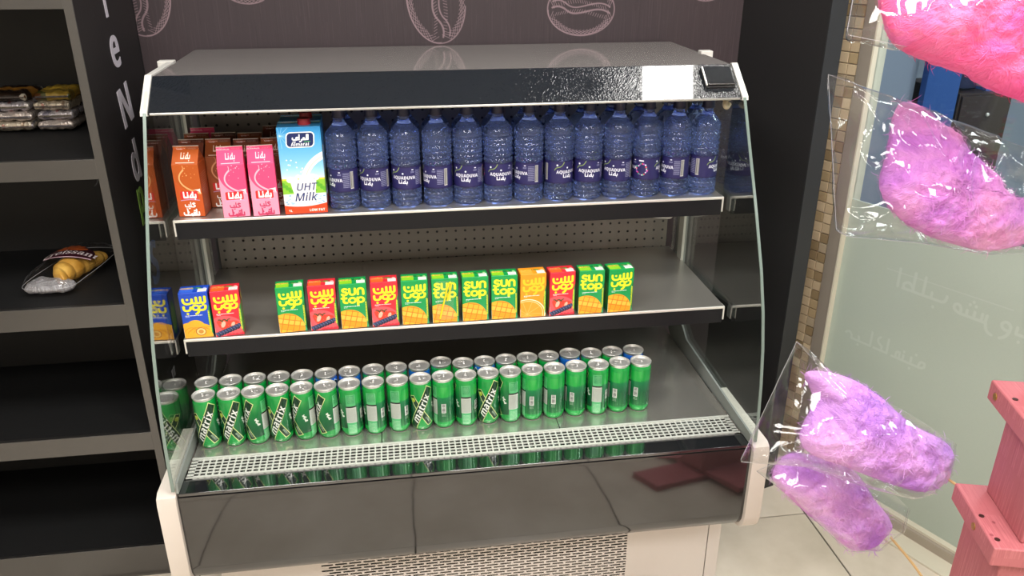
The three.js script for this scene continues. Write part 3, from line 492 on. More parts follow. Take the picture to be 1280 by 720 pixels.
  // leaf on the right margin and the side print
  c.fillStyle = fl === 'mango' ? '#067036' : '#1c8a3e'; c.beginPath(); c.moveTo(250, 150); c.quadraticCurveTo(206, 320, 250, 480); c.lineTo(262, 480); c.lineTo(262, 150); c.fill();
  c.save(); c.translate(244, 440); c.rotate(-Math.PI / 2); scribble(c, 0, -12, 230, 14, '#f0e83a', 2, 6); c.restore();
  c.fillStyle = fl === 'mango' ? '#0a7f3e' : '#1c8a3e'; c.beginPath(); c.ellipse(338, 300, 60, 190, 0, 0, 7); c.fill(); scribble(c, 300, 170, 80, 260, '#f0e83a', 12, 5);
  c.fillStyle = '#e8e8e0'; c.fillRect(0, 400, 6, 112);
});
const J = {}; for (const k of ['mango', 'mangoEn', 'berry', 'orange', 'tropical']) J[k] = std({ map: juiceSheet(k), roughness: 0.32 });
{
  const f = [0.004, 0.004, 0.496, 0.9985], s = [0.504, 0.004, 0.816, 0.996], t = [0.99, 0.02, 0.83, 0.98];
  const w = 0.063, h = 0.113, d = 0.041;
  const geo = carton(w, h, d, 0.0016, [s, s, [0, 0, 1, 1], s, f, f]);
  { const p = geo.attributes.position, n = p.count, uv = geo.attributes.uv; for (let i = n / 6 * 2; i < n / 6 * 3; i++) uv.setXY(i, 0.99 - (p.getZ(i) / d + 0.5) * 0.16, 0.98 - (p.getX(i) / w + 0.5) * 0.96); }
  const seamG = bx(-w / 2 + 0.001, w / 2 - 0.001, h - 0.0005, h + 0.0012, -0.007, 0.0), flapG = new THREE.CylinderGeometry(0.0001, 0.017, 0.0012, 3, 1); flapG.rotateZ(Math.PI / 2); flapG.scale(1, 1.2, 1); flapG.translate(w / 2 + 0.0006, h - 0.018, 0);
  const straw = std({ color: lin(0.85, 0.72, 0.02), roughness: 0.35 });
  const names = { mango: 'green mango', mangoEn: 'green mango', berry: 'red berry', orange: 'orange', tropical: 'blue tropical' };
  const row = [['tropical', -0.6125, 'at the left end of the shelf'], ['berry', -0.5455, 'beside the blue one'], ['mango', -0.4025, 'first of the long row, after the gap'], ['berry', -0.3305, 'between two green mango cartons'], ['mangoEn', -0.2605, 'between the two red berry cartons'], ['berry', -0.189, 'after the first English lettered green carton'], ['mango', -0.118, 'just before the carton with the straw'], ['mangoEn', -0.0475, 'with its straw'], ['mangoEn', 0.0235, 'right after the carton with the straw'], ['mangoEn', 0.0935, 'just before the orange carton'], ['orange', 0.162, ''], ['berry', 0.2325, 'right after the orange carton'], ['mangoEn', 0.305, 'second from the bare end of the shelf'], ['mango', 0.3765, 'last of the row, beside the bare shelf end']];
  const tilts = [0.05, 0.1, 0.07, 0.03, 0.05, 0.03, -0.02, 0, 0.02, -0.01, 0.03, 0.05, 0, 0.06];
  row.forEach(([k, x, where], i) => {
    const en = k.endsWith('En');
    const label = k === 'orange' ? 'orange flavoured juice carton in orange packaging on the middle fridge shelf' : where === 'with its straw' ? 'green mango juice carton with a yellow straw on its front' : names[k] + ' juice carton ' + (en ? 'with Latin lettering ' : 'with Arabic lettering ') + where;
    const o = thing('juice_carton', label, 'juice carton', [x, YS2 + 0.0008, 0.412], tilts[i], 'juice cartons on the middle fridge shelf');
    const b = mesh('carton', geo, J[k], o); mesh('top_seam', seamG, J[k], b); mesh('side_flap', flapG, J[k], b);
    if (where === 'with its straw') { mesh('straw', tube([[-0.014, 0.012, 0.0235], [-0.002, 0.06, 0.0238], [0.009, 0.101, 0.0238], [0.0125, 0.1045, 0.0238], [0.0145, 0.1, 0.0238], [0.004, 0.058, 0.0242]], 0.0021, 60, 8), straw, o); mesh('straw_sleeve', bx(-0.021, 0.02, 0.008, 0.108, 0.0206, 0.0212), phys({ color: lin(1, 1, 1), transmission: 1, thickness: 0, roughness: 0.1 }), o); }
  });
}

// ------------------------------------------------------------------ small gable-top flavoured milk cartons
const milkSheet = (a, b, sd, txt) => canvas(512, 512, (c, w, h) => {
  const gr = c.createLinearGradient(0, 0, 0, h); c.fillStyle = a; c.fillRect(0, 0, w, h);
  c.fillStyle = b; c.beginPath(); c.moveTo(0, 512); c.lineTo(0, 150); c.quadraticCurveTo(20, 330, 256, 330); c.lineTo(256, 512); c.fill(); c.fillStyle = b; c.fillRect(0, 330, 256, 182);
  c.fillStyle = sd; c.fillRect(256, 0, 256, 512); scribble(c, 290, 180, 170, 260, 'rgba(255,240,230,.6)', 16, 3);
  // splash
  c.strokeStyle = txt[2]; c.lineCap = 'round'; c.lineWidth = 13; c.beginPath(); c.moveTo(106, 150); c.bezierCurveTo(10, 210, 60, 290, 240, 330); c.stroke(); c.lineWidth = 6; c.beginPath(); c.moveTo(100, 152); c.quadraticCurveTo(112, 140, 104, 118); c.stroke();
  for (let k = 0; k < 10; k++) { c.fillStyle = txt[2]; c.beginPath(); c.arc(90 + rnd() * 130, 110 + rnd() * 110, 2 + rnd() * 4, 0, 7); c.fill(); }
  c.fillStyle = '#f2efe8'; c.beginPath(); c.moveTo(170, 300); c.quadraticCurveTo(230, 300, 240, 292); c.lineTo(240, 330); c.quadraticCurveTo(220, 306, 170, 300); c.fill();
  c.fillStyle = '#d42a2c'; c.beginPath(); c.roundRect(46, 312, 166, 62, 10); c.fill(); stroke(c, 62, 316, 1.3, 11, BALADNA, '#fff'); c.strokeStyle = '#c8a0d0'; c.lineWidth = 5; c.beginPath(); c.moveTo(44, 384); c.quadraticCurveTo(120, 372, 220, 384); c.stroke();
  stroke(c, 70, 396, 1.05, 9, HALEEB, txt[0]); stroke(c, 46, 446, 1.55, 8, SHOKO, txt[0]);
  stroke(c, 74, 36, 1, 8, BALADNA, txt[1]); scribble(c, 40, 88, 180, 12, txt[1], 1, 4);
});
const MK = {
  orange: std({ map: milkSheet('#b8551a', '#c4541e', '#9a4418', ['#fff', '#f4dcd0', '#e8a870']), roughness: 0.38 }),
  brown: std({ map: milkSheet('#8a4520', '#9a4c26', '#6c3018', ['#fff', '#e8c8b8', '#d09068']), roughness: 0.38 }),
  dark: std({ map: milkSheet('#6a3626', '#743c2a', '#4c2418', ['#fff', '#d8b8a8', '#b08068']), roughness: 0.38 }),
  pink: std({ map: milkSheet('#f04a7c', '#f59ab6', '#e83c70', ['#c0305c', '#fbd0dc', '#f9b8cc']), roughness: 0.38 }),
};
{
  const w = 0.058, hb = 0.122, hg = 0.026, d = 0.058, hf = 0.007;
  const body = carton(w, hb, d, 0.0018, [[0.504, 0, 0.996, 0.8], [0.504, 0, 0.996, 0.8], [0.1, 0.85, 0.4, 0.95], [0.1, 0.85, 0.4, 0.95], [0.004, 0.0, 0.496, 0.8], [0.004, 0, 0.496, 0.8]]);
  // sloping gable over the body, with its upright fin
  const gg = new THREE.BufferGeometry(); { const a = w / 2 - 0.001, e = d / 2 - 0.001, t = 0.0012; const v = [[-a, hb - 0.001, e], [a, hb - 0.001, e], [a, hb - 0.001, -e], [-a, hb - 0.001, -e], [-a, hb + hg, t], [a, hb + hg, t], [a, hb + hg, -t], [-a, hb + hg, -t]];
    const q = [[0, 1, 5, 4, 'f'], [2, 3, 7, 6, 'f'], [1, 2, 6, 5, 's'], [3, 0, 4, 7, 's'], [4, 5, 6, 7, 'f']], P = [], U = []; const uvF = [[0.004, 0.8], [0.496, 0.8], [0.496, 0.96], [0.004, 0.96]], uvS = [[0.52, 0.8], [0.98, 0.8], [0.75, 0.96], [0.75, 0.96]];
    for (const [i, j, k, l, s] of q) { const U4 = s === 'f' ? uvF : uvS; for (const [n, m] of [[i, 0], [j, 1], [k, 2], [i, 0], [k, 2], [l, 3]]) { P.push(...v[n]); U.push(...U4[m]); } }
    gg.setAttribute('position', new THREE.Float32BufferAttribute(P, 3)); gg.setAttribute('uv', new THREE.Float32BufferAttribute(U, 2)); gg.computeVertexNormals(); }
  const fin = bx(-w / 2 + 0.001, w / 2 - 0.001, hb + hg - 0.001, hb + hg + hf, -0.0014, 0.0014, 0.0006);
  const finEdge = bx(-w / 2 + 0.001, w / 2 - 0.001, hb + hg + hf, hb + hg + hf + 0.0012, -0.0014, 0.0014);
  const finMat = std({ color: lin(0.6, 0.5, 0.44), roughness: 0.5 });
  const put = (k, x, z, turn, label) => { const o = thing('milk_carton', label, 'milk carton', [x, YS1 + 0.0008, z], turn, 'small flavoured milk cartons'); const b = mesh('body', body, MK[k], o); mesh('gable_top', gg, MK[k], o); const f = mesh('fin', fin, MK[k], o); mesh('fin_edge', finEdge, finMat, f); };
  put('orange', -0.606, 0.309, -0.06, 'orange brown chocolate milk carton in front at the left end');
  put('brown', -0.5475, 0.248, -0.02, 'brown chocolate milk carton set back between orange and pink ones');
  put('pink', -0.5095, 0.327, 0.1, 'pink strawberry milk carton beside the orange brown carton');
  put('pink', -0.4445, 0.325, 0.1, 'pink strawberry milk carton next to the large blue milk carton');
  put('dark', -0.608, 0.245, -0.02, 'dark chocolate milk carton right behind the orange brown one'); put('brown', -0.608, 0.183, 0, 'chocolate milk carton third from the front at the left end'); put('pink', -0.607, 0.119, 0.02, 'pink strawberry milk carton at the back of the left file');
  put('dark', -0.546, 0.184, 0.01, 'dark chocolate milk carton behind the brown one'); put('dark', -0.484, 0.257, 0.0, 'dark chocolate milk carton behind the pink ones');
  put('brown', -0.4845, 0.193, 0.0, 'brown chocolate milk carton in the third row behind the pink ones'); put('dark', -0.4355, 0.122, 0.0, 'dark chocolate milk carton at the very back near the blue carton'); put('brown', -0.423, 0.254, 0.0, 'brown chocolate milk carton between pink and blue cartons, set back');
}
// ------------------------------------------------------------------ one litre milk cartons
{
  const t = canvas(768, 640, (c, w, h) => {
    const F = 300; c.fillStyle = '#3fa4dc'; c.fillRect(0, 0, w, h);
    const gr = c.createLinearGradient(0, 0, 0, h); gr.addColorStop(0, '#2b92d4'); gr.addColorStop(0.45, '#8fcdf0'); gr.addColorStop(0.62, '#e6f4fa'); gr.addColorStop(1, '#cfe6f2'); c.fillStyle = gr; c.fillRect(0, 0, w, h);
    for (let k = 0; k < 14; k++) { c.strokeStyle = 'rgba(255,255,255,.45)'; c.lineWidth = 3; c.beginPath(); c.moveTo(20, 60); c.lineTo(20 + 90 * Math.cos(k * 0.5), 60 + 90 * Math.sin(k * 0.5)); c.stroke(); }
    c.fillStyle = '#8cc63a'; c.fillRect(0, 372, w, 120); c.fillStyle = '#5fae2c'; for (let k = 0; k < 40; k++) { c.beginPath(); c.ellipse(k * 20, 410 + (k % 4) * 18, 20, 12, 0, 0, 7); c.fill(); } c.fillStyle = '#e8d840'; c.fillRect(0, 372, w, 12);
    c.fillStyle = '#e8f2f6'; c.fillRect(0, 486, w, 80); for (let k = 0; k < 70; k++) { c.fillStyle = k % 2 ? '#a9cde6' : '#7fb4da'; c.fillRect(rnd() * w, 490 + rnd() * 70, 16, 9); }
    // badge
    c.save(); c.transform(1, 0, -0.08, 1, 12, 0); c.fillStyle = '#fff'; c.beginPath(); c.roundRect(52, 36, 196, 112, 30); c.fill(); c.fillStyle = '#12245c'; c.beginPath(); c.roundRect(60, 43, 180, 98, 26); c.fill(); stroke(c, 90, 52, 1.16, 8, ALMARAI, '#fff'); c.strokeStyle = '#3aa04a'; c.lineWidth = 5; c.beginPath(); c.moveTo(176, 109); c.quadraticCurveTo(200, 102, 222, 107); c.stroke(); c.fillStyle = '#fff'; c.font = 'bold 33px sans-serif'; c.textAlign = 'center'; c.fillText('Almarai', 150, 135); c.restore();
    // glass of milk and pour
    c.fillStyle = '#fbf8f0'; c.beginPath(); c.moveTo(54, 380); c.lineTo(240, 380); c.lineTo(214, 580); c.lineTo(96, 580); c.fill();
    c.beginPath(); c.moveTo(300, 180); c.quadraticCurveTo(170, 240, 136, 370); c.lineTo(190, 376); c.quadraticCurveTo(200, 290, 300, 236); c.fill(); c.strokeStyle = '#d8d0bc'; c.lineWidth = 5; c.beginPath(); c.moveTo(300, 214); c.quadraticCurveTo(190, 270, 168, 372); c.stroke();
    for (let k = 0; k < 26; k++) { c.fillStyle = '#fbf8f0'; c.beginPath(); c.arc(40 + rnd() * 210, 350 + rnd() * 40, 6 + rnd() * 14, 0, 7); c.fill(); } for (let k = 0; k < 10; k++) { c.beginPath(); c.arc(40 + rnd() * 120, 220 + rnd() * 110, 5, 0, 7); c.fill(); }
    c.fillStyle = '#1c2f72'; c.textAlign = 'center'; c.strokeStyle = '#1c2f72'; c.lineWidth = 2; c.font = 'italic 74px sans-serif'; c.fillText('UHT', 160, 462); c.strokeText('UHT', 160, 462); c.font = 'italic 82px sans-serif'; c.fillText('Milk', 150, 540); c.strokeText('Milk', 150, 540);
    c.fillStyle = '#e8461e'; c.beginPath(); c.moveTo(0, 570); c.quadraticCurveTo(150, 600, 300, 560); c.lineTo(w, 560); c.lineTo(w, h); c.lineTo(0, h); c.fill(); c.fillStyle = '#fff'; c.font = 'bold 26px sans-serif'; c.fillText('LOW FAT', 226, 622); c.font = 'bold 24px sans-serif'; c.fillText('1L', 40, 620);
    c.fillStyle = 'rgba(255,255,255,.55)'; c.fillRect(330, 150, 200, 300); scribble(c, 345, 165, 170, 270, '#1c2f72', 18, 3);
  });
  const mat = std({ map: t, roughness: 0.3 });
  const w = 0.095, h = 0.2, d = 0.064, f = [0.0, 0.0, 0.39, 1], s = [0.4, 0, 0.72, 1], tp = [0.75, 0.86, 1, 1];
  const geo = carton(w, h, d, 0.0022, [s, s, tp, tp, f, f]);
  const build = (x, z, turn, label) => { const o = thing('litre_milk_carton', label, 'milk carton', [x, YS1 + 0.001, z], turn, 'one litre milk cartons'); mesh('carton', geo, mat, o); mesh('top_seam', bx(-w / 2 + 0.002, w / 2 - 0.002, h - 0.001, h + 0.003, -0.018, -0.016), mat, o); const c = mesh('screw_cap', new THREE.CylinderGeometry(0.0135, 0.0145, 0.013, 28), std({ color: lin(0.42, 0.02, 0.03), roughness: 0.4 }), o); c.position.set(0.012, h + 0.0065, 0.002); };
  build(-0.3545, 0.322, 0.05, 'one litre light blue milk carton in front with a red cap'); build(-0.356, 0.252, 0.03, 'one litre milk carton standing right behind the front blue one');
}

// ------------------------------------------------------------------ water bottles
{
  const R = 0.0345, H = 0.209;
  const rad = (y) => {
    if (y < 0.004) return R * (0.84 + 0.16 * Math.sqrt(y / 0.004));
    if (y > 0.168) { const t = Math.min(1, (y - 0.168) / 0.037); return R + (0.0122 - R) * (t * t * (3 - 2 * t)); }
    if (y > 0.042 && y < 0.098) return R * 0.972;
    let r = R; const ring = (c, w, a) => { const q = (y - c) / w; r -= a * Math.exp(-q * q); };
    for (const c of [0.012, 0.023, 0.034]) ring(c, 0.003, 0.003); for (const c of [0.108, 0.12, 0.132, 0.144, 0.156]) ring(c, 0.0032, 0.0038); return r;
  };
  const ny = 124, na = 72, P = [], I = [];
  for (let j = 0; j <= ny; j++) { const y = H * j / ny; let r = rad(y); const rib = (y > 0.006 && y < 0.04) || (y > 0.1 && y < 0.162); for (let k = 0; k <= na; k++) { const a = k / na * 2 * Math.PI; const q = r + (rib ? 0.0014 * Math.sin(a * 18) * Math.sin(y * 570) : 0); P.push(Math.sin(a) * q, y, Math.cos(a) * q); } }
  for (let j = 0; j < ny; j++) for (let k = 0; k < na; k++) { const a = j * (na + 1) + k; I.push(a, a + 1, a + na + 1, a + 1, a + na + 2, a + na + 1); }
  const b0 = P.length / 3; P.push(0, 0.004, 0); for (let k = 0; k < na; k++) I.push(b0, k + 1, k); const b1 = P.length / 3; P.push(0, H, 0); const o0 = ny * (na + 1); for (let k = 0; k < na; k++) I.push(b1, o0 + k, o0 + k + 1);
  let bg = new THREE.BufferGeometry(); bg.setAttribute('position', new THREE.Float32BufferAttribute(P, 3)); bg.setIndex(I); bg = mergeVertices(bg, 1e-6); bg.computeVertexNormals();
  const water = phys({ color: lin(0.6, 0.72, 1), transmission: 0.95, thickness: 0.06, ior: 1.38, roughness: 0.02, attenuationColor: lin(0.4, 0.52, 0.97), attenuationDistance: 0.14 });
  const lt = canvas(1024, 256, (c, w, h) => {
    c.fillStyle = '#26235a'; c.fillRect(0, 0, w, h); c.fillStyle = '#1f1c4c'; c.fillRect(0, 0, w, 14); c.fillRect(0, h - 14, w, 14);
    for (const o of [40, 552]) {
      c.fillStyle = '#eef0fa'; c.font = 'bold 50px sans-serif'; c.fillText('AQUADUVA', o, 140); stroke(c, o + 70, 146, 1.1, 9, BALADNA, '#eef0fa');
      c.strokeStyle = '#8aa25a'; c.lineWidth = 9; c.lineCap = 'round'; c.beginPath(); c.moveTo(o - 20, 100); c.bezierCurveTo(o + 10, 40, o + 50, 100, o + 90, 10); c.stroke();
      c.fillStyle = '#eef0fa'; c.beginPath(); c.arc(o + 10, 44, 11, 0, 7); c.fill(); c.beginPath(); c.arc(o + 130, 76, 10, 0, 7); c.fill(); c.fillRect(o + 230, 30, 22, 10); scribble(c, o + 220, 52, 40, 20, '#c8cbe8', 2, 3);
    }
    scribble(c, 318, 40, 70, 170, '#c8cbe8', 12, 3); bars(c, 400, 34, 40, 190);
    for (let k = 0; k < 22; k++) { c.fillStyle = ['#e04a6a', '#f0f0ff', '#58b08a', '#b05ac0'][k % 4]; c.beginPath(); c.arc(880 + 62 * Math.cos(k * 0.6) + rnd() * 14, 128 + 62 * Math.sin(k * 0.6) + rnd() * 14, 6 + rnd() * 5, 0, 7); c.fill(); } c.fillStyle = '#eef0fa'; c.fillRect(850, 28, 60, 14);
  });
  const lg = new THREE.CylinderGeometry(R * 0.992, R * 0.992, 0.054, 56, 1, true); lg.translate(0, 0.07, 0);
  const lm = std({ map: lt, roughness: 0.4, side: THREE.DoubleSide });
  const cap = new THREE.LatheGeometry([[0, 0.0265], [0.012, 0.0265], [0.0138, 0.025], [0.0142, 0.02], [0.0142, 0.006], [0.0158, 0.004], [0.0158, 0.001], [0.0122, 0], [0.0, 0]].map(([x, y]) => new THREE.Vector2(x, y)).reverse(), 40); cap.translate(0, H - 0.001, 0);
  const capM = std({ color: lin(0.015, 0.015, 0.045), roughness: 0.45 });
  const o = thing('water_bottle', 'blue tinted water bottle with navy label in the front row', 'bottle', [0, 0, 0], 0, 'water bottles in the front row');
  mesh('bottle', bg, water, o); mesh('label', lg, lm, o); mesh('cap', cap, capM, o);
  const xs = Array.from({ length: 13 }, (_, i) => -0.267 + i * 0.0727 + Math.sin(i * 4.7) * 0.0008), turn = [4.35, 4.65, 4.45, 5.2, 4.45, 4.1, 5.3, 0.6, 4.3, 4.7, 2.9, 5.5, 0.2];
  xs.forEach((x, i) => { const z = 0.3065 + Math.sin(i * 2.3) * 0.0015; if (!i) { o.position.set(x, YS1 + 0.0008, z); o.rotation.y = turn[i]; } else copy(o, [x, YS1 + 0.0008, z], turn[i], i === 12 ? 'blue tinted water bottle in the front row nearest the right glass side' : undefined); });
  for (let i = 0; i < 13; i++) copy(o, [-0.262 + i * 0.0722, YS1 + 0.0008, 0.233 + Math.sin(i * 1.7) * 0.0008], i * 1.9, 'blue tinted water bottle in the second row behind other bottles', 'water bottles in the second row');
  o.userData.label = 'blue tinted water bottle in the front row right beside the litre milk carton';
}

// ------------------------------------------------------------------ drink cans
const canSheet = (blue) => canvas(1024, 640, (c, w, h) => {
  c.fillStyle = blue ? '#1a63c8' : '#0e9a42'; c.fillRect(0, 0, w, h); if (blue) { c.fillStyle = '#1450a8'; c.fillRect(0, 220, w, h); }
  if (!blue) {
    const g1 = c.createLinearGradient(0, 0, 0, h); g1.addColorStop(0, '#0fa046'); g1.addColorStop(0.28, '#22aa48'); g1.addColorStop(0.34, '#12804a'); g1.addColorStop(0.6, '#0c5a34'); g1.addColorStop(0.84, '#0b6a36'); g1.addColorStop(0.88, '#0fae4a'); g1.addColorStop(1, '#12b44e'); c.fillStyle = g1; c.fillRect(560, 0, 464, h);
    c.fillStyle = '#2bb24c'; c.fillRect(640, 60, 130, 140);
    for (let k = 0; k < 300; k++) { c.fillStyle = 'rgba(120,230,120,.5)'; c.beginPath(); c.arc(rnd() * w, 500 + rnd() * 130, 1 + rnd() * 3, 0, 7); c.fill(); }
    for (let k = 0; k < 30; k++) { c.strokeStyle = 'rgba(90,190,90,.4)'; c.lineWidth = 2; c.beginPath(); const x = 600 + rnd() * 240; c.moveTo(x, 330 + rnd() * 60); c.lineTo(x + (rnd() - 0.5) * 20, 600); c.stroke(); }
  }
  const X = (cx, wrap) => {   // crossed dark bands edged in pale yellow, name along one of them
    c.save(); c.translate(cx, 330); c.scale(1.22, 1.04);
    c.lineJoin = 'round'; c.lineCap = 'butt';
    for (const [x0, y0, x1, y1, wd] of [[-120, -150, 110, 210, 76], [120, -260, -120, 250, 88]]) {
      const L = Math.hypot(x1 - x0, y1 - y0), nx = -(y1 - y0) / L * wd / 2, ny = (x1 - x0) / L * wd / 2;
      c.beginPath(); c.moveTo(x0 + nx, y0 + ny - 20); c.lineTo(x1 + nx, y1 + ny); c.lineTo(x1 - nx, y1 - ny + 20); c.lineTo(x0 - nx, y0 - ny); c.closePath();
      c.fillStyle = '#0d3a22'; c.fill(); c.lineWidth = 9; c.strokeStyle = blue ? '#d8e8f8' : '#d9e69a'; c.stroke();
    }
    c.fillStyle = '#b9c83a'; c.beginPath(); c.arc(-98, -110, 28, 0, 7); c.fill(); c.fillStyle = '#e4ea8a'; c.beginPath(); c.arc(-104, -118, 12, 0, 7); c.fill();
    c.save(); c.rotate(-1.13); c.fillStyle = '#f6f8f2'; c.font = 'italic bold 124px sans-serif'; c.textAlign = 'center'; c.strokeStyle = '#0a2c1a'; c.lineWidth = 10; c.strokeText('matrix', -10, 42); c.fillText('matrix', -10, 42); c.restore();
    c.save(); c.translate(78, 150); c.rotate(1.0); scribble(c, -40, -14, 96, 26, '#cfe0cc', 3, 4); c.restore();
    c.fillStyle = '#dff0dc'; c.fillRect(-10, 262, 34, 14); c.restore();
  };
  if (!blue) for (const o of [0, 1024]) { c.save(); c.translate(o, 0);
    const g2 = c.createLinearGradient(230, 130, 470, 520); g2.addColorStop(0, '#2fa84c'); g2.addColorStop(0.4, '#12763c'); g2.addColorStop(1, '#0a4a2c'); c.fillStyle = g2; c.beginPath(); c.moveTo(230, 120); c.lineTo(450, 90); c.lineTo(450, 520); c.lineTo(270, 540); c.lineTo(170, 360); c.fill();
    c.fillStyle = '#0c5a34'; c.beginPath(); c.moveTo(130, 360); c.lineTo(20, 520); c.lineTo(-60, 500); c.lineTo(-60, 240); c.lineTo(60, 250); c.fill(); c.restore(); }
  X(150); X(150 + 1024);
  if (!blue) {
    // small upright emblem, facts panel, barcode
    c.save(); c.translate(372, 320); c.rotate(1.3); stroke(c, -50, -26, 1, 13, ALMARAI, '#e9f4e6'); c.restore();
    c.fillStyle = '#5cc07c'; c.fillRect(452, 60, 140, 560); c.fillStyle = '#2f9a58'; c.fillRect(470, 70, 110, 110); scribble(c, 476, 80, 100, 100, '#8fd8a4', 8, 4);
    c.fillStyle = '#c9cfc6'; c.fillRect(446, 215, 152, 230); c.fillStyle = '#26302a'; c.fillRect(446, 215, 152, 20); scribble(c, 456, 250, 132, 185, '#6c766e', 16, 3); scribble(c, 470, 470, 110, 130, '#d4efd8', 9, 4);
    c.save(); c.translate(700, 300); c.fillStyle = '#e9ece6'; c.fillRect(-34, -10, 68, 130); for (let q = -4; q < 110;) { const k = 2 + rnd() * 5; c.fillStyle = '#1c241e'; c.fillRect(-24, q, 48, k); q += k + 2 + rnd() * 4; } scribble(c, -30, 130, 60, 40, '#cfe0cc', 3, 4); c.restore();
  }
});
{
  const R = 0.0265, H = 0.134;
  const V = (a) => a.map(([x, y]) => new THREE.Vector2(x, y));
  const bodyG = new THREE.LatheGeometry(V([[0.0205, 0.0], [0.0222, 0.0012], [0.0242, 0.006], [0.0259, 0.0095], [R, 0.013], [R, 0.118], [0.0262, 0.1205], [0.0252, 0.1235], [0.0243, 0.1262]]), 56);
  { const p = bodyG.attributes.position, uv = bodyG.attributes.uv; for (let i = 0; i < p.count; i++) uv.setY(i, Math.min(1, Math.max(0, p.getY(i) / 0.1262))); }
  const foot = new THREE.LatheGeometry(V([[0.0, 0.006], [0.014, 0.003], [0.0195, 0.0], [0.021, 0.0], [0.0224, 0.0011]]), 40);
  const lid = new THREE.LatheGeometry(V([[0.0243, 0.1262], [0.0248, 0.1285], [0.0262, 0.131], [0.0263, 0.1332], [0.0256, 0.134], [0.0247, 0.1335], [0.0238, 0.1298], [0.0228, 0.1284], [0.0215, 0.1292], [0.0195, 0.1304], [0.012, 0.1308], [0.0, 0.131]]), 56);
  const tabS = new THREE.Shape(); tabS.absellipse(0, 0, 0.0062, 0.0108, 0, 7, false); const th = new THREE.Path(); th.absellipse(0, -0.0052, 0.0035, 0.0036, 0, Math.PI * 2, true); tabS.holes.push(th);
  const tab = new THREE.ExtrudeGeometry(tabS, { depth: 0.0007, bevelEnabled: true, bevelThickness: 0.0004, bevelSize: 0.0004, bevelSegments: 1, curveSegments: 14 }); tab.rotateX(-Math.PI / 2); tab.translate(0, 0.1316, -0.003);
  const mouth = new THREE.TorusGeometry(0.0078, 0.0005, 6, 28); mouth.rotateX(Math.PI / 2); mouth.scale(1, 1, 0.8); mouth.translate(0, 0.1309, -0.0105);
  const alu = std({ color: lin(0.78, 0.77, 0.74), metalness: 0.75, roughness: 0.36 }), aluD = std({ color: lin(0.55, 0.54, 0.53), metalness: 1, roughness: 0.3 });
  const gm = phys({ map: canSheet(false), metalness: 0.25, roughness: 0.26, clearcoat: 0.7, clearcoatRoughness: 0.12 }), bm = phys({ map: canSheet(true), metalness: 0.25, roughness: 0.26, clearcoat: 0.7, clearcoatRoughness: 0.12 });
  const makeCan = (mat, label, group) => { const o = thing('drink_can', label, 'can', [0, 0, 0], 0, group); mesh('body', bodyG, mat, o); mesh('foot', foot, alu, o); const l = mesh('lid', lid, alu, o); mesh('pull_tab', tab, aluD, l); mesh('mouth_score', mouth, aluD, l); return o; };
  // what faces the viewer: u position of the print
  const U = { logo: 0.155, logoL: 0.2, emblem: 0.36, facts: 0.51, factsL: 0.56, bar: 0.685, barL: 0.73, factsR: 0.455 };
  const say = { logo: 'green drink can showing its crossed emblem, front row of the fridge deck', emblem: 'green drink can showing its small upright lettering, front row of the fridge deck', facts: 'green drink can showing its grey facts panel, front row of the fridge deck', bar: 'green drink can showing its barcode, front row of the fridge deck' };
  const order = ['logoL', 'logoL', 'emblem', 'logoL', 'emblem', 'emblem', 'facts', 'factsL', 'factsL', 'logo', 'bar', 'facts', 'logo', 'factsR', 'bar', 'bar', 'barL', 'facts', 'barL', 'barL'];
  const fx = [-0.614, -0.558, -0.504, -0.449, -0.394, -0.339, -0.284, -0.228, -0.171, -0.116, -0.062, -0.007, 0.048, 0.102, 0.157, 0.212, 0.267, 0.323, 0.378, 0.432];
  let g0, b0; const y = YD + 0.0008;
  order.forEach((k, i) => {
    const z = 0.474 - 0.016 * i / 19 + Math.sin(i * 3.1) * 0.0015, face = Math.atan2(-0.1474 - fx[i], 2.19 - z), turn = face - U[k] * 2 * Math.PI, base = k.replace(/[LR]$/, '');
    if (!g0) { g0 = makeCan(gm, say[base], 'front row of drink cans'); g0.position.set(fx[i], y, z); g0.rotation.y = turn; } else copy(g0, [fx[i], y, z], turn, say[base], 'front row of drink cans');
  });
  const bxs = [-0.619, -0.5635, -0.508, -0.452, -0.397, -0.341, -0.285, -0.228, -0.172, -0.116, -0.062, -0.008, 0.046, 0.1, 0.154, 0.209, 0.265, 0.319, 0.374, 0.43], blue = new Set([5, 6, 9, 12, 16, 19]);
  bxs.forEach((x, i) => {
    const z = 0.414 - 0.016 * i / 19 - (i === 10 ? 0.012 : i === 16 ? 0.006 : 0) + Math.sin(i * 5.3) * 0.0012, turn = i * 2.4;
    if (blue.has(i)) { const lb = 'blue drink can in the back row behind the green cans'; if (!b0) { b0 = makeCan(bm, lb, 'blue cans in the back row'); b0.position.set(x, y, z); b0.rotation.y = turn; } else copy(b0, [x, y, z], turn, lb, 'blue cans in the back row'); }
    else copy(g0, [x, y, z], turn, 'green drink can in the back row, mostly hidden by front cans', 'green cans in the back row');
  });
}

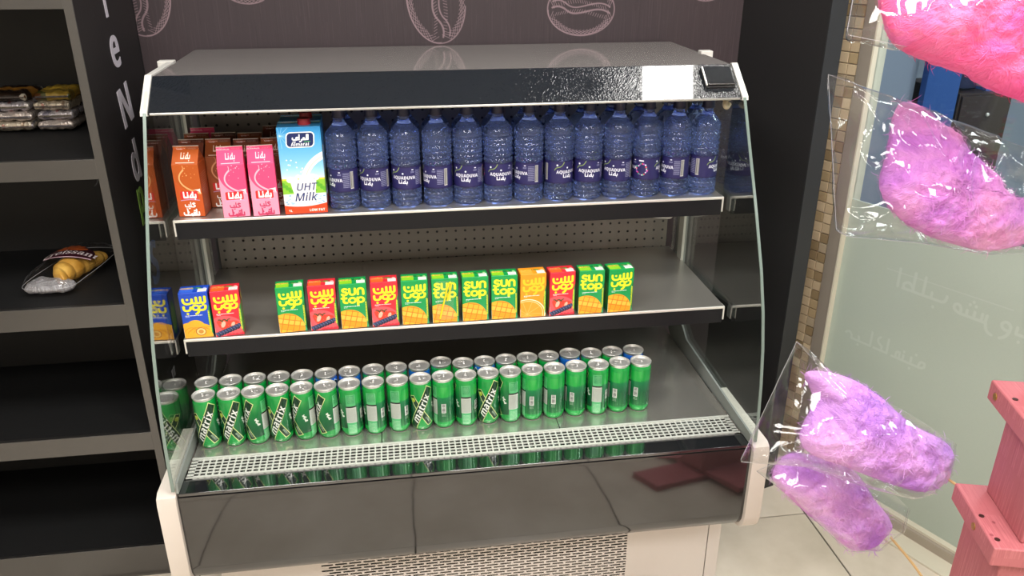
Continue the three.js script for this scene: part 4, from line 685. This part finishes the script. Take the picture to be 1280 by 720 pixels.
// ------------------------------------------------------------------ pink wooden stand
{
  const g = thing('pink_stand', 'pink painted wooden stand with stepped planks holding candy floss sticks', 'stand', [0.836, 0, 1.287], -15.6 * D);
  const wood = canvas(512, 512, (c, w, h) => { c.fillStyle = '#b4666b'; c.fillRect(0, 0, w, h); for (let k = 0; k < 900; k++) { c.strokeStyle = rnd() > 0.5 ? 'rgba(226,150,154,.22)' : 'rgba(160,74,84,.2)'; c.lineWidth = 0.6 + rnd() * 2.2; const x = rnd() * w, y = rnd() * h; c.beginPath(); c.moveTo(x, y); c.bezierCurveTo(x + 2, y + 30, x - 3, y + 60, x + (rnd() - 0.5) * 6, y + 60 + rnd() * 120); c.stroke(); } for (let k = 0; k < 8; k++) { c.fillStyle = 'rgba(110,40,50,.5)'; c.beginPath(); c.ellipse(rnd() * w, rnd() * h, 3 + rnd() * 3, 5, 0, 0, 7); c.fill(); } });
  const pm = std({ map: rep(wood, 3, 3), roughness: 0.55, bumpMap: rep(grain, 3, 3), bumpScale: 0.0004 });
  const rb = (w, h, d, y) => { const q = uvm(new RoundedBoxGeometry(w, h, d, 2, 0.003)); q.translate(0, y, 0); return q; };
  mesh('lower_post', rb(0.17, 0.7, 0.135, 0.415), pm, g);
  mesh('unseen_base_plank', rb(0.5, 0.034, 0.16, 0.017), pm, g); mesh('unseen_base_plank', rb(0.14, 0.03, 0.5, 0.05), pm, g);  // unseen foot of the stand, placed to reflect pink in the fridge base
  mesh('plank', rb(0.216, 0.034, 0.162, 0.783), pm, g);
  mesh('post', rb(0.13, 0.166, 0.13, 0.883), pm, g);
  mesh('plank', rb(0.19, 0.034, 0.16, 0.983), pm, g);
  mesh('post', rb(0.11, 0.3, 0.11, 1.15), pm, g);
  for (const [x, y, z] of [[-0.096, 0.8002, 0.06], [-0.098, 0.8002, 0.005], [0.0, 0.8002, 0.072], [-0.084, 1.0002, -0.02]]) { const s = mesh('screw', new THREE.CylinderGeometry(0.0042, 0.0042, 0.0012, 12), std({ color: lin(0.09, 0.04, 0.035), roughness: 0.4, metalness: 0.6 }), g); s.position.set(x, y, z); }
  for (const [y, z] of [[0.783, 0.01], [0.983, -0.055]]) { const s = mesh('screw', new THREE.CylinderGeometry(0.006, 0.006, 0.0015, 14), std({ color: lin(0.5, 0.33, 0.08), roughness: 0.35, metalness: 0.8 }), g); s.rotation.z = Math.PI / 2; s.position.set(y > 0.9 ? -0.0955 : -0.1085, y, z); }
}

// ------------------------------------------------------------------ candy floss in clear bags
// a bag lies in its own plane; outlines are in metres, x to the right and y up in that plane
{
  const back = new THREE.Vector3(-0.134, 0.398, 0.908).normalize(), right = new THREE.Vector3(0.989, 0.001, 0.145).normalize();
  const floss = (a, b, c) => { return { a, b, c }; };
  const make = (label, pos, yaw, tilt, bagO, candyO, tones, stick, thick, centre) => {
    const g = thing('candy_floss_bag', label, 'candy floss', pos); g.up.set(0, 1, 0);
    const m = new THREE.Matrix4().makeBasis(right, back.clone().cross(right), back); g.quaternion.setFromRotationMatrix(m); g.rotateY(yaw); g.rotateX(tilt);
    const sd = pos[0] * 31 + pos[1] * 17;
    const cg = pillow(candyO, { thick, power: 2.2, edge: 0.55, rings: 60, seg: 220, flat: 0, centre, wobble: (x, y, s) => 0.013 * fbm(x * 14 + sd, y * 14, s * 1.3 + sd, 3) + 0.008 * Math.abs(fbm(x * 30 + sd, y * 26, s * 2, 3)) + 0.003 * fbm(x * 110, y * 70 + sd, s, 3) });
    { const p = cg.attributes.position, col = []; for (let i = 0; i < p.count; i++) { const n = Math.max(0, Math.min(1, 0.5 + 0.75 * fbm(p.getX(i) * 11 + sd, p.getY(i) * 15, sd, 4))); const r = tones; col.push(...[0, 1, 2].map((k) => r[0][k] * (1 - n) + r[1][k] * n)); } cg.setAttribute('color', new THREE.Float32BufferAttribute(col, 3)); }
    mesh('candy_floss', cg, phys({ vertexColors: true, roughness: 0.95, sheen: 0.6, sheenColor: lin(0.9, 0.6, 0.9), sheenRoughness: 0.5, bumpMap: rep(fibre, 2, 2), bumpScale: 0.0016 }), g);
    const bgz = pillow(bagO, { thick: thick * 1.18 + 0.006, sharp: true, power: 2.6, edge: 0.7, rings: 44, seg: 200, flat: 0, centre, wobble: (x, y, s) => { const r1 = 1 - Math.abs(fbm(x * 9 + sd, y * 9, s * 2 + sd, 2)) * 2.2, r2 = 1 - Math.abs(fbm(x * 16 + sd, y * 12, s * 5, 1)) * 3.5; return s * (0.009 * Math.max(0, r1) + 0.006 * Math.max(0, r2) ** 2); } });
    mesh('bag', bgz, phys({ color: lin(0.97, 0.97, 0.97), transmission: 1, thickness: 0, roughness: 0.07, ior: 1.5 }), g);
    // fine spun strands lying over the floss, too many to count
    { const p = cg.attributes.position, nr = cg.attributes.normal, P = [], C = [], I = []; const cc = cg.attributes.color;
      for (let k = 0; k < 2600; k++) { const i = Math.floor(rnd() * p.count); let x = p.getX(i), y = p.getY(i), z = p.getZ(i); const nx = nr.getX(i), ny = nr.getY(i), nz = nr.getZ(i); let a = rnd() * 6.28; const L = 0.0025 + rnd() * 0.0032, lift = rnd() * 0.003, b = P.length / 3;
        for (let q = 0; q < 6; q++) { const dx = Math.cos(a), dy = Math.sin(a), d = dx * nx + dy * ny; let tx = dx - nx * d, ty = dy - ny * d, tz = -nz * d; const l = Math.hypot(tx, ty, tz) || 1; tx /= l; ty /= l; tz /= l; const h = lift * Math.sin(q / 5 * Math.PI), bx0 = ty * nz - tz * ny, by0 = tz * nx - tx * nz, bz0 = tx * ny - ty * nx, w = 0.0004 * Math.sin((q + 0.4) / 5.8 * Math.PI);
          P.push(x + nx * h + bx0 * w, y + ny * h + by0 * w, z + nz * h + bz0 * w, x + nx * h - bx0 * w, y + ny * h - by0 * w, z + nz * h - bz0 * w); for (let e = 0; e < 2; e++) C.push(cc.getX(i), cc.getY(i), cc.getZ(i));
          x += tx * L; y += ty * L; z += tz * L; a += (rnd() - 0.5) * 0.7; }
        for (let q = 0; q < 5; q++) { const o = b + q * 2; I.push(o, o + 1, o + 2, o + 1, o + 3, o + 2); } }
      const sg = new THREE.BufferGeometry(); sg.setAttribute('position', new THREE.Float32BufferAttribute(P, 3)); sg.setAttribute('color', new THREE.Float32BufferAttribute(C, 3)); sg.setIndex(I); sg.computeVertexNormals();
      const sm = mesh('spun_strands', sg, std({ vertexColors: true, roughness: 1, side: THREE.DoubleSide }), g); sm.userData.kind = 'stuff'; }
    { const e = new THREE.CurvePath(); const n = bagO.length; for (let i = 0; i < n; i++) e.add(new THREE.LineCurve3(new THREE.Vector3(...bagO[i], 0), new THREE.Vector3(...bagO[(i + 1) % n], 0))); mesh('bag_seam', new THREE.TubeGeometry(e, 160, 0.0004, 5), phys({ color: lin(0.9, 0.89, 0.91), roughness: 0.2, transmission: 0.75, thickness: 0 }), g); }
    if (stick) mesh('stick', tube(stick, 0.0026, 8, 8), std({ color: lin(0.62, 0.4, 0.17), roughness: 0.6 }), g);
    return g;
  };
  const px = (cu, cv, dist) => (list) => list.map(([u, v]) => [(u - cu) * dist / 1021, (cv - v) * dist / 1021]);
  const purple = [[0.55, 0.22, 0.72], [0.8, 0.42, 0.78]], purple2 = [[0.56, 0.25, 0.78], [0.8, 0.42, 0.82]], pinkT = [[0.93, 0.1, 0.36], [0.98, 0.22, 0.45]], mauve = [[0.6, 0.2, 0.7], [0.9, 0.4, 0.72]];
  let q = px(1200, 30, 1.35);
  make('pink candy floss in a clear bag above the purple ones', [0.643, 1.53, 1.101], 0.1, 0, q([[1095, -60], [1075, 45], [1180, 62], [1400, 130], [1420, -120]]), q([[1118, -40], [1117, 25], [1140, 55], [1200, 78], [1275, 110], [1380, 115], [1400, -60], [1250, -110]]), pinkT, [[0.26, -0.1, 0], [0.4, -0.2, -0.05]], 0.06, [0.06, 0.01]);
  q = px(1170, 210, 1.5);
  make('mauve candy floss in a wide clear bag against the glass partition', [0.718, 1.298, 1.014], 0.12, 0.05, q([[1042, 112], [1056, 280], [1070, 286], [1150, 292], [1240, 305], [1330, 300], [1350, 210], [1150, 145]]), q([[1126, 140], [1115, 190], [1106, 235], [1122, 258], [1145, 275], [1190, 292], [1240, 300], [1290, 285], [1300, 255], [1262, 240], [1210, 195], [1150, 146]]), mauve, [[0.14, -0.1, 0], [0.27, -0.21, 0.02]], 0.05, [0.01, -0.03]);
  q = px(1070, 535, 1.62);
  make('purple candy floss in a clear bag with its stick on the pink stand', [0.65, 0.827, 1.041], 0.08, 0, q([[1000, 436], [934, 571], [1010, 578], [1090, 605], [1135, 617], [1160, 612], [1183, 590], [1186, 552], [1130, 518], [1030, 468]]), q([[1010, 472], [1020, 500], [1004, 545], [1012, 560], [1060, 580], [1120, 602], [1150, 608], [1178, 596], [1182, 560], [1130, 528], [1090, 494], [1050, 474]]), purple2, [[0.165, -0.09, 0.0], [0.184, -0.108, 0.03], [0.214, -0.142, 0.075]], 0.05, [0.02, -0.01]);
  q = px(1045, 625, 1.78);
  make('small purple candy floss in a clear bag hanging lowest near the floor', [0.675, 0.623, 0.986], 0.05, 0, q([[954, 592], [985, 615], [1060, 684], [1095, 683], [1122, 662], [1129, 635], [1100, 606], [1050, 585], [1000, 570]]), q([[972, 598], [995, 625], [1030, 655], [1065, 682], [1090, 678], [1108, 655], [1085, 620], [1065, 592], [1020, 575], [988, 574]]), purple, [[0.11, -0.075, 0.0], [0.14, -0.12, 0.03], [0.165, -0.165, 0.05]], 0.042, [0.0, -0.005]);
}

// ------------------------------------------------------------------ the blue room beyond the glass
{
  const p = thing('blue_panel', 'tall royal blue panel in the room beyond the glass', 'panel', [2.085, 0, -0.93]);
  mesh('panel_board', bx(-0.072, 0.078, 0, 2.2, -0.02, 0.02, 0.003), std({ color: lin(0.025, 0.09, 0.32), roughness: 0.5 }), p); mesh('panel_foot', bx(-0.08, 0.085, 0, 0.03, -0.06, 0.06, 0.003), std({ color: lin(0.02, 0.06, 0.2), roughness: 0.5 }), p);
  const w = thing('grey_partition', 'pale blue grey office partition beyond the glass', 'partition', [1.86, 0, -1.0]);
  mesh('partition_board', bx(-0.3, 0.15, 0, 2.1, -0.02, 0.02, 0.003), std({ color: lin(0.24, 0.29, 0.38), roughness: 0.8 }), w); mesh('edge_strip', bx(-0.12, -0.065, 0, 2.1, 0.021, 0.03, 0.002), std({ color: lin(0.16, 0.32, 0.58), roughness: 0.5 }), w);
  const c = thing('drawer_cabinet', 'dark brown drawer cabinet beyond the glass partition', 'cabinet', [2.3, 0, -1.12]);
  const br = std({ color: lin(0.04, 0.026, 0.022), roughness: 0.5 }); mesh('body', bx(-0.12, 0.12, 0, 1.04, -0.2, 0.2, 0.004), br, c);
  for (let k = 0; k < 4; k++) { const d = mesh('drawer', bx(-0.112, 0.112, 0.06 + k * 0.245, 0.295 + k * 0.245, 0.2, 0.212, 0.003), br, c); const kn = mesh('knob', new THREE.SphereGeometry(0.008, 14, 10), M.lip, d); kn.position.set(0.01, 0.22 + k * 0.245, 0.22); }
  const f = thing('folded_cloth', 'dark navy folded cloth lying on the drawer cabinet', 'cloth', [2.23, 1.041, -1.05]);
  const cl = pillow([[-0.07, -0.06], [0.06, -0.07], [0.08, 0.06], [-0.06, 0.07]], { thick: 0.05, back: 0.02, power: 3, wobble: (x, y) => 0.012 * fbm(x * 30, y * 30, 2, 3), rings: 18, seg: 60 }); cl.rotateX(-Math.PI / 2); cl.translate(0, 0.012, 0); mesh('cloth', cl, std({ color: lin(0.012, 0.016, 0.05), roughness: 0.9 }), f);
  const b = thing('paper_stack', 'small stack of blue and white folders on the drawer cabinet', 'folders', [2.375, 1.041, -1.02]);
  for (let k = 0; k < 5; k++) mesh('folder', bx(-0.05, 0.045 + (k % 2) * 0.006, k * 0.012, k * 0.012 + 0.011, -0.06, 0.06), std({ color: k % 2 ? lin(0.55, 0.58, 0.62) : lin(0.05, 0.16, 0.5), roughness: 0.6 }), b);
}

renderer.render(scene, camera);
